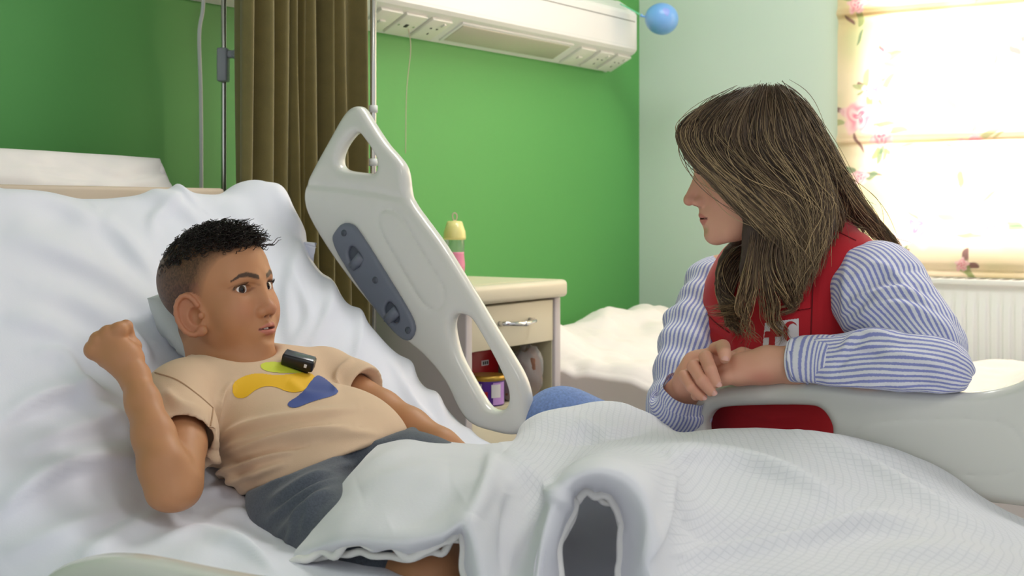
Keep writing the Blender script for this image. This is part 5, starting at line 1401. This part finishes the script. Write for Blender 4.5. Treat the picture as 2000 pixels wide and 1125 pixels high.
# V neck and front opening
c.cap(nb+UPV*.10, nb+UPV*.002+w_fw*.012, .060, .052, .006, sub=True)
c.cap(nb+w_fw*.055+UPV*.02, nb+w_fw*.13-UPV*.10, .040, .012, .01, sub=True)
V, F = c.mesh(); V = smooth_mesh(V, F, 2, .4); N = vnormals(V, F)
VF = [([(1470, 480), (1450, 560), (1440, 690)], -.007, 5, 6), ([(1390, 600), (1430, 640), (1440, 680)], .004, 7), ([(1620, 470), (1605, 560), (1600, 680)], .003, 10), ([(1500, 600), (1520, 650), (1500, 700)], .004, 10), ([(1440, 800), (1520, 815), (1600, 810)], .004, 8), ([(1380, 640), (1420, 670), (1430, 700)], -.004, 6)]
V = V+N*(folds_amount(V, VF)*smst(-.1, .3, -(N@FWD))+.0018*vnoise(V[:, 0]*16, V[:, 1]*16, V[:, 2]*16))[:, None]
vest = npmesh('vest', V, F, M['vest'], woman); vest['label'] = 'red sleeveless vest with a white emblem patch'; vbvh = bvh_of(V, F)
def on_vest(nm, poly, m, off, step=.8, sm=0): return decal(nm, vbvh, poly, m, vest, off, step, sm)
M['patch'] = mat('white_patch', (226, 222, 224), .7, .1, 500); M['emblem'] = mat('emblem_red', (178, 24, 30), .7)
on_vest('emblem_patch', [(1495, 631), (1560, 622), (1561, 672), (1490, 682)], M['patch'], .0016)
on_vest('emblem_cross', [(1507, 630), (1517, 629), (1516, 646), (1527, 645), (1526, 657), (1515, 658), (1514, 674), (1503, 675), (1504, 659), (1494, 660), (1495, 648), (1506, 647)], M['emblem'], .0024)
cr = []
for t in np.linspace(.75, 2*np.pi-.75, 30): cr.append((1545+15.5*math.cos(t+.1), 648-20.5*math.sin(t+.1)))
for t in np.linspace(2*np.pi-.75, .75, 30): cr.append((1549.5+11.0*math.cos(t+.1)*1.0+.0, 648-16.0*math.sin(t+.1)))
on_vest('emblem_crescent', cr, M['emblem'], .0024, .7)
for nm, poly in (('pocket_flap', [(1560, 548), (1585, 540), (1583, 602), (1556, 606)]),):
    on_vest(nm, poly, M['vest'], .004, 1.0)
def vest_line(nm, pl, n=40, r=.0011):
    L = surf_line(vbvh, pl, n, .0003)
    if len(L) > 6: tube(nm, L, r, M['vest_seam'], vest, 6)
vest_line('front_seam', [(1590, 500), (1586, 600), (1582, 690)]); vest_line('pocket_edge', [(1558, 606), (1584, 601)], 12)
vest_line('yoke_seam', [(1380, 612), (1400, 632), (1425, 650)]); vest_line('shoulder_seam', [(1612, 445), (1640, 455), (1672, 470)], 20)
# ---------------------------------------------------------------- striped shirt
def stripe_material():
    m = bpy.data.materials.new('blue_striped_cotton'); m.use_nodes = True; nt = m.node_tree; b = nt.nodes['Principled BSDF']; b.inputs['Roughness'].default_value = .85; b.inputs['Sheen Weight'].default_value = .15
    at = nt.nodes.new('ShaderNodeAttribute'); at.attribute_name = 'stripe'
    pp = nt.nodes.new('ShaderNodeMath'); pp.operation = 'PINGPONG'; pp.inputs[1].default_value = .5; nt.links.new(at.outputs['Fac'], pp.inputs[0])
    tc = nt.nodes.new('ShaderNodeTexCoord'); n = nt.nodes.new('ShaderNodeTexNoise'); n.inputs['Scale'].default_value = 350; nt.links.new(tc.outputs['Object'], n.inputs['Vector'])
    ad = nt.nodes.new('ShaderNodeMath'); ad.operation = 'MULTIPLY_ADD'; ad.inputs[1].default_value = .22; nt.links.new(n.outputs['Fac'], ad.inputs[0]); nt.links.new(pp.outputs[0], ad.inputs[2])
    mr = nt.nodes.new('ShaderNodeMapRange'); mr.interpolation_type = 'SMOOTHSTEP'; mr.inputs['From Min'].default_value = .30; mr.inputs['From Max'].default_value = .46; nt.links.new(ad.outputs[0], mr.inputs['Value'])
    mix = nt.nodes.new('ShaderNodeMix'); mix.data_type = 'RGBA'; mix.inputs[6].default_value = lin(226, 226, 236); mix.inputs[7].default_value = lin(138, 144, 202)
    nt.links.new(mr.outputs['Result'], mix.inputs[0]); nt.links.new(mix.outputs[2], b.inputs['Base Color'])
    bp = nt.nodes.new('ShaderNodeBump'); bp.inputs['Strength'].default_value = .15; bp.inputs['Distance'].default_value = .001; nt.links.new(n.outputs['Fac'], bp.inputs['Height']); nt.links.new(bp.outputs[0], b.inputs['Normal'])
    return m
M['stripe'] = stripe_material(); M['button'] = mat('shirt_button', (214, 216, 226), .3)
def sleeve(name, pts, rads, flat, n, k, period, disp, fixed_n=None, parent=None, folds=None):
    """tube of cloth; stripes run along it. rads (n,2) in-plane and depth radius"""
    P = spline(pts, n); R2 = spline(rads, n)
    T = np.gradient(P, axis=0); T /= np.linalg.norm(T, axis=1, keepdims=True)
    ref = np.asarray(fixed_n, float)
    A1 = np.cross(T, ref); A1 /= np.linalg.norm(A1, axis=1, keepdims=True); A2 = np.cross(A1, T)     # A2 ~ ref
    for it in range(6): A1[1:-1] = (A1[:-2]+2*A1[1:-1]+A1[2:])/4
    th = np.linspace(0, 2*np.pi, k, endpoint=False)
    s = np.r_[0, np.cumsum(np.linalg.norm(np.diff(P, axis=0), axis=1))]
    S, TH = np.meshgrid(s, th, indexing='ij')
    d = disp(S/s[-1], TH, S)
    V = P[:, None]+(R2[:, None, :1]+d[..., None])*np.cos(TH)[..., None]*A1[:, None]+(R2[:, None, 1:2]+d[..., None])*np.sin(TH)[..., None]*A2[:, None]
    F = grid_faces(n, k, wrap_j=True)
    V = V.reshape(-1, 3)
    if folds is not None:
        N = vnormals(V, F); 
        if (N*(V-np.repeat(P, k, 0))).sum(1).mean() < 0: N = -N
        V = V+N*(folds_amount(V, folds)*smst(-.1, .3, -(N@FWD)))[:, None]
    return V, F, S, TH, R2, P
def add_sleeve(name, V, F, phase, parent):
    o = npmesh(name, V, F, M['stripe'], parent, attrs={'stripe': phase.ravel()}); return o
shirt_w = empty('striped_shirt', W(1700, 600, 2.0)); shirt_w.parent = woman; shirt_w.location = Vector(W(1700, 600, 2.0))-woman.location
shirt_w['label'] = 'white and blue striped shirt with sleeves turned at the cuff'
n, k = 170, 140
def disp1(t, th, S):
    return .006*vnoise(S*16, np.sin(th)*1.6, np.cos(th)*1.6)+.0028*vnoise(S*48, np.sin(th)*2.5, np.cos(th)*2.5)
SLF = [([(1660, 480), (1650, 560), (1650, 640)], .004, 8), ([(1700, 590), (1760, 570), (1840, 610)], .010, 9, 14), ([(1640, 650), (1700, 610), (1760, 600), (1840, 640), (1880, 700)], .011, 9, 14),
       ([(1690, 510), (1740, 530), (1780, 570)], .006, 9), ([(1650, 560), (1690, 530), (1740, 520)], .006, 8, 12), ([(1720, 560), (1780, 560), (1830, 600)], -.005, 8), ([(1640, 620), (1690, 580), (1760, 572)], .006, 7, 10)]
SLF2 = [([(1640, 690), (1680, 655), (1740, 650)], .009, 7, 10), ([(1630, 720), (1670, 690), (1720, 690)], -.007, 6, 8), ([(1640, 745), (1700, 730), (1790, 735)], .005, 8, 10), ([(1630, 765), (1720, 752), (1820, 760)], .004, 7), ([(1650, 700), (1690, 680), (1720, 672)], .006, 6, 8), ([(1720, 690), (1790, 700), (1850, 720)], .005, 8, 12)]
def clampz(V): 
    zr = .7635+.002*vnoise(V[:, 0]*30, V[:, 1]*30)
    V[:, 2] = np.where(V[:, 1] < .60, zr+np.where(V[:, 2]-zr > .012, V[:, 2]-zr, .012*np.exp(np.minimum((V[:, 2]-zr-.012)/.012, 0))), V[:, 2]); return V
up_pts = [W(1672, 585, 2.13), W(1690, 556, 2.08), W(1712, 562, 2.04), W(1740, 605, 2.0), W(1795, 668, 1.93), W(1840, 712, 1.885), W(1866, 738, 1.868)]
up_r = np.array([(.048, .050), (.066, .064), (.075, .068), (.072, .064), (.062, .056), (.044, .042), (.004, .004)])
V, F, S, TH, R2, P = sleeve('sleeve', up_pts, up_r, None, n, k, .0105, disp1, C2W(-.25, -1, .35), folds=SLF)
phase = TH*.070/.0080
add_sleeve('upper_sleeve', clampz(V), F, phase, shirt_w)
fo_pts = [W(1896, 738, 1.866), W(1887, 734, 1.866), W(1862, 727, 1.868), W(1830, 721, 1.874), W(1770, 718, 1.895), W(1700, 714, 1.925), W(1640, 713, 1.95), W(1595, 712, 1.968), W(1565, 712, 1.98)]
fo_r = np.array([(.003, .003), (.026, .026), (.042, .042), (.050, .050), (.053, .052), (.052, .050), (.046, .044), (.042, .040), (.040, .038)])
V, F, S, TH, R2, P = sleeve('sleeve', fo_pts, fo_r, None, n, k, .0105, disp1, C2W(-.25, -1, .35), folds=SLF2)
phase = TH*.050/.0078+.6*np.sin(S*20)
add_sleeve('lower_sleeve', clampz(V), F, phase, shirt_w)
# cuff
cp = [W(1592, 712, 1.966), W(1578, 712, 1.972), W(1566, 713, 1.978), W(1556, 714, 1.983)]
crd = np.array([(.043, .041), (.0435, .041), (.043, .041), (.042, .040)])
V, F, S, TH, R2, P = sleeve('cuff', [W(1632, 716, 1.950), W(1610, 714, 1.960)]+cp[1:], np.vstack([[(.045, .042), (.0455, .042)], crd[1:]]), None, 40, 90, .01, lambda t, th, S: .0012*vnoise(S*40, np.cos(th)*3, np.sin(th)*3), C2W(-.25, -1, .35))
V = clampz(V)
cuff = add_sleeve('cuff', V, F, S/.0074, shirt_w); cuff.modifiers.new('thickness', 'SOLIDIFY').thickness = .003
cuff['label'] = 'turned cuff with crosswise stripes'
cb_ = bvh_of(V, F); h, nn = ray_to(cb_, 1612, 766)
if h is None: h, nn = ray_to(cb_, 1608, 755)
if h is not None:
    nn = nn if nn@FWD < 0 else -nn
    tube('button', [h, h+nn*.003], .0058, M['button'], shirt_w, 16)
# far sleeve
V, F, S, TH, R2, P = sleeve('sleeve', [W(1435, 570, 2.31), RSh-UPV*.01, W(1372, 640, 2.24), W(1340, 730, 2.17), W(1322, 800, 2.125), W(1328, 806, 2.10), W(1338, 780, 2.085), W(1345, 762, 2.075)],
                              np.array([(.04, .04), (.056, .055), (.060, .058), (.056, .054), (.05, .048), (.046, .044), (.041, .040), (.038, .038)]), None, 150, 110, .01, lambda t, th, S: .006*vnoise(S*26, np.cos(th)*2, np.sin(th)*2)+.003*np.sin(S*120+2*np.cos(th)), C2W(-.1, -1, .2))
add_sleeve('sleeve', V, F, TH*.058/.0078, shirt_w)
# ---------------------------------------------------------------- jeans
M['denim'] = mat('blue_denim', (114, 140, 194), .9, .35, 700, .22, 220, sheen=.1)
jl = np.minimum(W(1030, 1000, 2.1), W(1700, 1050, 2.5))-.12; jh = np.maximum(W(1030, 740, 2.6), W(1750, 800, 2.0))+.10
c = Clay(*[np.arange(a, b, .007) for a, b in zip(jl, jh)])
hip = W(1560, 960, 2.28)
c.ell(hip, (.17, .15, .12), .03, rot=Rv)
c.chain([hip-w_l*.08, W(1330, 930, 2.30), W(1098, 840, 2.28)], [.085, .082, .070], .03)
c.chain([W(1098, 840, 2.28), W(1100, 1000, 2.30)], [.066, .058], .03)
c.chain([hip+w_l*.08, W(1500, 980, 2.10), W(1390, 960, 2.08)], [.085, .08, .066], .03)
V, F = c.mesh(); V = smooth_mesh(V, F, 2, .4); npmesh('jeans', V, F, M['denim'], woman)
# stool she sits on
st = hip.copy()
sto = empty('stool', (st[0], st[1], 0), 'low grey stool beside the bed under the seated woman', 'stool')
sz_ = st[2]-.125
lathe('seat', [(0, sz_-.06), (.15, sz_-.06), (.17, sz_-.045), (.17, sz_-.01), (.15, sz_+.0), (0, sz_+.005)], (st[0], st[1], 0), M['bedgrey'], sto, 30)
for a in range(4):
    d_ = np.array([math.cos(a*1.571+.5), math.sin(a*1.571+.5), 0])
    tube('leg', [st*[1, 1, 0]+d_*.16, st*[1, 1, 0]+d_*.11+np.array([0, 0, sz_-.06])], .012, M['chrome'], sto, 10)
# ================================================================ the woman's long hair
M['hair_base'] = mat('brown_hair_base', (62, 47, 36), .6, .4, 300)
M['hair_w'] = mat('brown_blond_hair', (0, 0, 0), .42, attr='Col', spec=.45)
GA = [[(1440, 186), (1375, 214), (1331, 254), (1342, 300), (1388, 350), (1440, 403), (1482, 445), (1525, 474)],
      [(1450, 182), (1390, 216), (1350, 264), (1370, 318), (1430, 372), (1482, 420), (1532, 464), (1548, 505)],
      [(1462, 177), (1410, 216), (1380, 270), (1410, 325), (1470, 375), (1522, 425), (1554, 472), (1558, 540)],
      [(1475, 173), (1435, 218), (1415, 275), (1455, 330), (1510, 380), (1548, 430), (1564, 492), (1550, 560)],
      [(1488, 170), (1465, 220), (1460, 280), (1500, 335), (1545, 385), (1568, 440), (1564, 500), (1546, 566)],
      [(1500, 170), (1500, 222), (1510, 285), (1545, 335), (1574, 390), (1584, 450), (1570, 515), (1554, 580)],
      [(1512, 172), (1535, 222), (1557, 290), (1582, 345), (1600, 400), (1596, 455), (1582, 515), (1568, 575)],
      [(1516, 173), (1545, 222), (1572, 288), (1598, 346), (1617, 398), (1618, 440), (1606, 485), (1590, 540)],
      [(1520, 175), (1555, 222), (1586, 288), (1614, 348), (1638, 395), (1655, 425), (1672, 442), (1690, 455)],
      [(1525, 176), (1567, 220), (1604, 285), (1640, 350), (1680, 402), (1716, 442), (1745, 478), (1760, 502)],
      [(1515, 168), (1562, 202), (1604, 262), (1642, 328), (1678, 385), (1718, 440), (1748, 480), (1768, 515)]]
GB = [[(1468, 440), (1462, 490), (1448, 540), (1440, 590), (1455, 635), (1468, 684)],
      [(1482, 445), (1474, 500), (1470, 555), (1458, 600), (1462, 640), (1472, 668)],
      [(1500, 440), (1490, 500), (1500, 550), (1512, 600), (1524, 640), (1530, 668)],
      [(1508, 448), (1498, 500), (1508, 545), (1526, 580), (1530, 602), (1518, 622)],
      [(1526, 452), (1528, 500), (1546, 545), (1552, 575), (1544, 596), (1530, 608)],
      [(1552, 452), (1570, 495), (1570, 535), (1560, 565), (1553, 582), (1548, 596)]]
GC = [[(1478, 462), (1432, 486), (1409, 526), (1412, 566), (1436, 592), (1386, 606)],
      [(1470, 470), (1424, 505), (1404, 556), (1416, 598), (1432, 612), (1396, 612)],
      [(1482, 480), (1448, 520), (1428, 570), (1424, 610), (1436, 640), (1446, 668)]]
hlo = np.minimum(W(1300, 150, 1.9), W(1800, 700, 2.4)); hlo = np.minimum(hlo, np.minimum(W(1300, 700, 2.3), W(1790, 150, 1.9)))-.02
hhi = np.maximum(np.maximum(W(1300, 150, 2.3), W(1800, 150, 1.9)), W(1790, 150, 2.35))+.03
hlo = np.maximum(hlo, wo-np.array([.36, .36, .36])); hhi = np.minimum(hhi, wo+np.array([.36, .36, .2]))
c = Clay(*[np.arange(a, b, .0032) for a, b in zip(hlo, hhi)])
c.frame(wo, wR, 1.0)
c.ell((0, -.014, .034), (.084, .106, .090), .01)
c.ell((0, -.055, -.03), (.080, .062, .085), .03)
c.ell((0, .12, -.03), (.2, .075, .088), .02, sub=True)
c.ell((0, -.07, -.10), (.055, .035, .06), .03)
c.frame()
hv0, hf0 = c.mesh(); hull0 = bvh_of(hv0, hf0)
def surf_guide(g, bvhs, off, n=26, Y0=None, force=False):
    P2 = spline(g, n); Y = np.full(n, np.nan)
    for i, (a, b) in enumerate(P2):
        best = None
        for bv in bvhs:
            h, nn = ray_to(bv, a, b)
            if h is not None:
                y = (h-CAM)@FWD
                if best is None or y < best: best = y
        if best is not None: Y[i] = best
    if Y0 is not None:
        y0 = np.asarray(Y0, float); y0 = np.interp(np.linspace(0, len(y0)-1, n), np.arange(len(y0)), np.where(y0 > 5, np.nan, y0))
        Y = np.where(np.isnan(y0), Y, y0) if force else np.fmin(Y, y0)
    ok = ~np.isnan(Y); Y = np.interp(np.arange(n), np.arange(n)[ok], Y[ok])-off
    for _ in range(5): Y[1:-1] = (Y[:-2]+2*Y[1:-1]+Y[2:])/4
    return np.array([W(a, b, y) for (a, b), y in zip(P2, Y)])
YA = [2.06, 2.03, 2.01, 2.00, 2.00, 1.995, 1.99, 1.985]
base_bv = [hull0, vbvh, wb]
gA = [surf_guide(g, base_bv, .002, Y0=[9, 2.06, 2.045, 2.03, 2.015, 2.01, 2.01, 2.01] if i < 3 else ([9, 9, 9, 2.012, 2.01, 2.01, 2.02, 2.03] if i < 8 else [9, 9, 9, 2.06, 2.11, 2.17, 2.20, 2.22]), force=i >= 8) for i, g in enumerate(GA)]
gB = [surf_guide(g, base_bv, .006, Y0=[2.015, 2.02, 2.03, 2.05, 2.06, 2.07]) for g in GB]
gC = [surf_guide(g, [vbvh], .006, Y0=[2.15, 2.14, 2.13, 2.12, 2.11, 2.10]) for g in GC]
for i, g in enumerate(gA[:-1]):
    r0 = .005 if i < 2 else .012
    c.chain([p+FWD*(r0+.004) for p in g[3:22:2]], np.linspace(r0, r0*.9, len(g[3:22:2])), .010)
for g in gB: c.chain([p+FWD*.010 for p in g[0:12:2]], np.linspace(.012, .003, len(g[0:12:2])), .008)
for g in gC: c.chain([p+FWD*.010 for p in g[0:14:2]], np.linspace(.013, .003, len(g[0:14:2])), .008)
V, F = c.mesh(); V = smooth_mesh(V, F, 3, .5)
npmesh('hair_volume', V, F, M['hair_base'], woman); hull = bvh_of(V, F)
hr = np.random.default_rng(21)
Ps, Rs, Cs = [], [], []
c_dark, c_mid, c_lit = [np.array(lin(*k)[:3]) for k in ((50, 38, 30), (112, 90, 68), (198, 170, 126))]
NP = 24
def strands(gs, count, jit, lift, lit=.3, t0=(0, .12), t1=(.75, 1.0), lens=NP, ncl=70, kcl=.75, wave=.004):
    G_ = [spline(g, 60) for g in gs]; cl = hr.uniform(0, len(G_)-1, ncl)
    for k in range(count):
        w_ = hr.uniform(0, len(G_)-1)
        tgt = cl[np.argmin(np.abs(cl-w_))]
        a, b = hr.uniform(*t0), hr.uniform(*t1); tt = np.linspace(a, b, lens)
        out = np.zeros((lens, 3))
        ww = w_+(tgt-w_)*kcl*smst(.25, 1, tt)
        i = np.clip(ww.astype(int), 0, len(G_)-2); f = ww-i
        idx = tt*59; j = np.clip(idx.astype(int), 0, 58); fj = (idx-j)[:, None]
        for q in range(lens):
            A_ = G_[i[q]][j[q]]*(1-fj[q])+G_[i[q]][j[q]+1]*fj[q]; B_ = G_[i[q]+1][j[q]]*(1-fj[q])+G_[i[q]+1][j[q]+1]*fj[q]
            out[q] = A_*(1-f[q])+B_*f[q]
        out = out+RGT*(wave*smst(.45, .95, tt)*np.sin(tt*15+tgt*7.3))[:, None]
        ph = hr.uniform(0, 6.28, 3); am = jit*(.25+.75*tt)
        dx = am*np.sin(tt*hr.uniform(4, 9)+ph[0]); dz = am*np.sin(tt*hr.uniform(4, 9)+ph[1])
        dl = hr.uniform(0, 1)**1.5*lift
        out = out+RGT*dx[:, None]+UPV*dz[:, None]-FWD*(dl+.25*am*np.sin(tt*6+ph[2]))[:, None]
        # rise away from the skull
        rad = out-(wo+wR@np.array([0, -.012, .02])); rad /= np.linalg.norm(rad, axis=1, keepdims=True)
        out = out+rad*(.5*lift*hr.uniform(0, 1)+.002)*smst(1.0, .3, tt)[:, None]
        Ps.append(out); r0 = hr.uniform(.0004, .00075); Rs.append(np.interp(np.linspace(0, 1, lens), [0, .1, .8, 1], [r0*.6, r0, r0*.8, r0*.25]))
        m = hr.uniform(); hl = (m < lit)*hr.uniform(.35, 1.0)
        colr_ = c_dark+(c_mid-c_dark)*hr.uniform(.0, 1.0)
        cc = colr_[None]*(1-(hl*smst(0, .5, tt))[:, None])+c_lit[None]*(hl*smst(0, .5, tt))[:, None]
        cc = cc*(1-.0*tt[:, None])+(.25*smst(.5, 1, tt))[:, None]*(c_lit-cc)*.8
        Cs.append(cc)
strands(gA[:8], 3100, .006, .010, .28, t1=(.65, 1.0)); strands(gA[7:], 1000, .005, .009, .30, t1=(.7, 1.0)); strands(gB, 480, .006, .012, .45, (0, .2), (.55, 1.0), ncl=9, kcl=.85, wave=.009); strands(gC, 480, .008, .010, .35, (0, .15), wave=.008)
strands(gA, 200, .024, .016, .7, t1=(.6, 1.0))
ho = tubes('long_hair', np.array(Ps), np.array(Rs), M['hair_w'], woman, 4, np.array(Cs)); ho['kind'] = 'stuff'; ho['label'] = 'long brown hair with blond streaks'
bpy.context.view_layer.update()
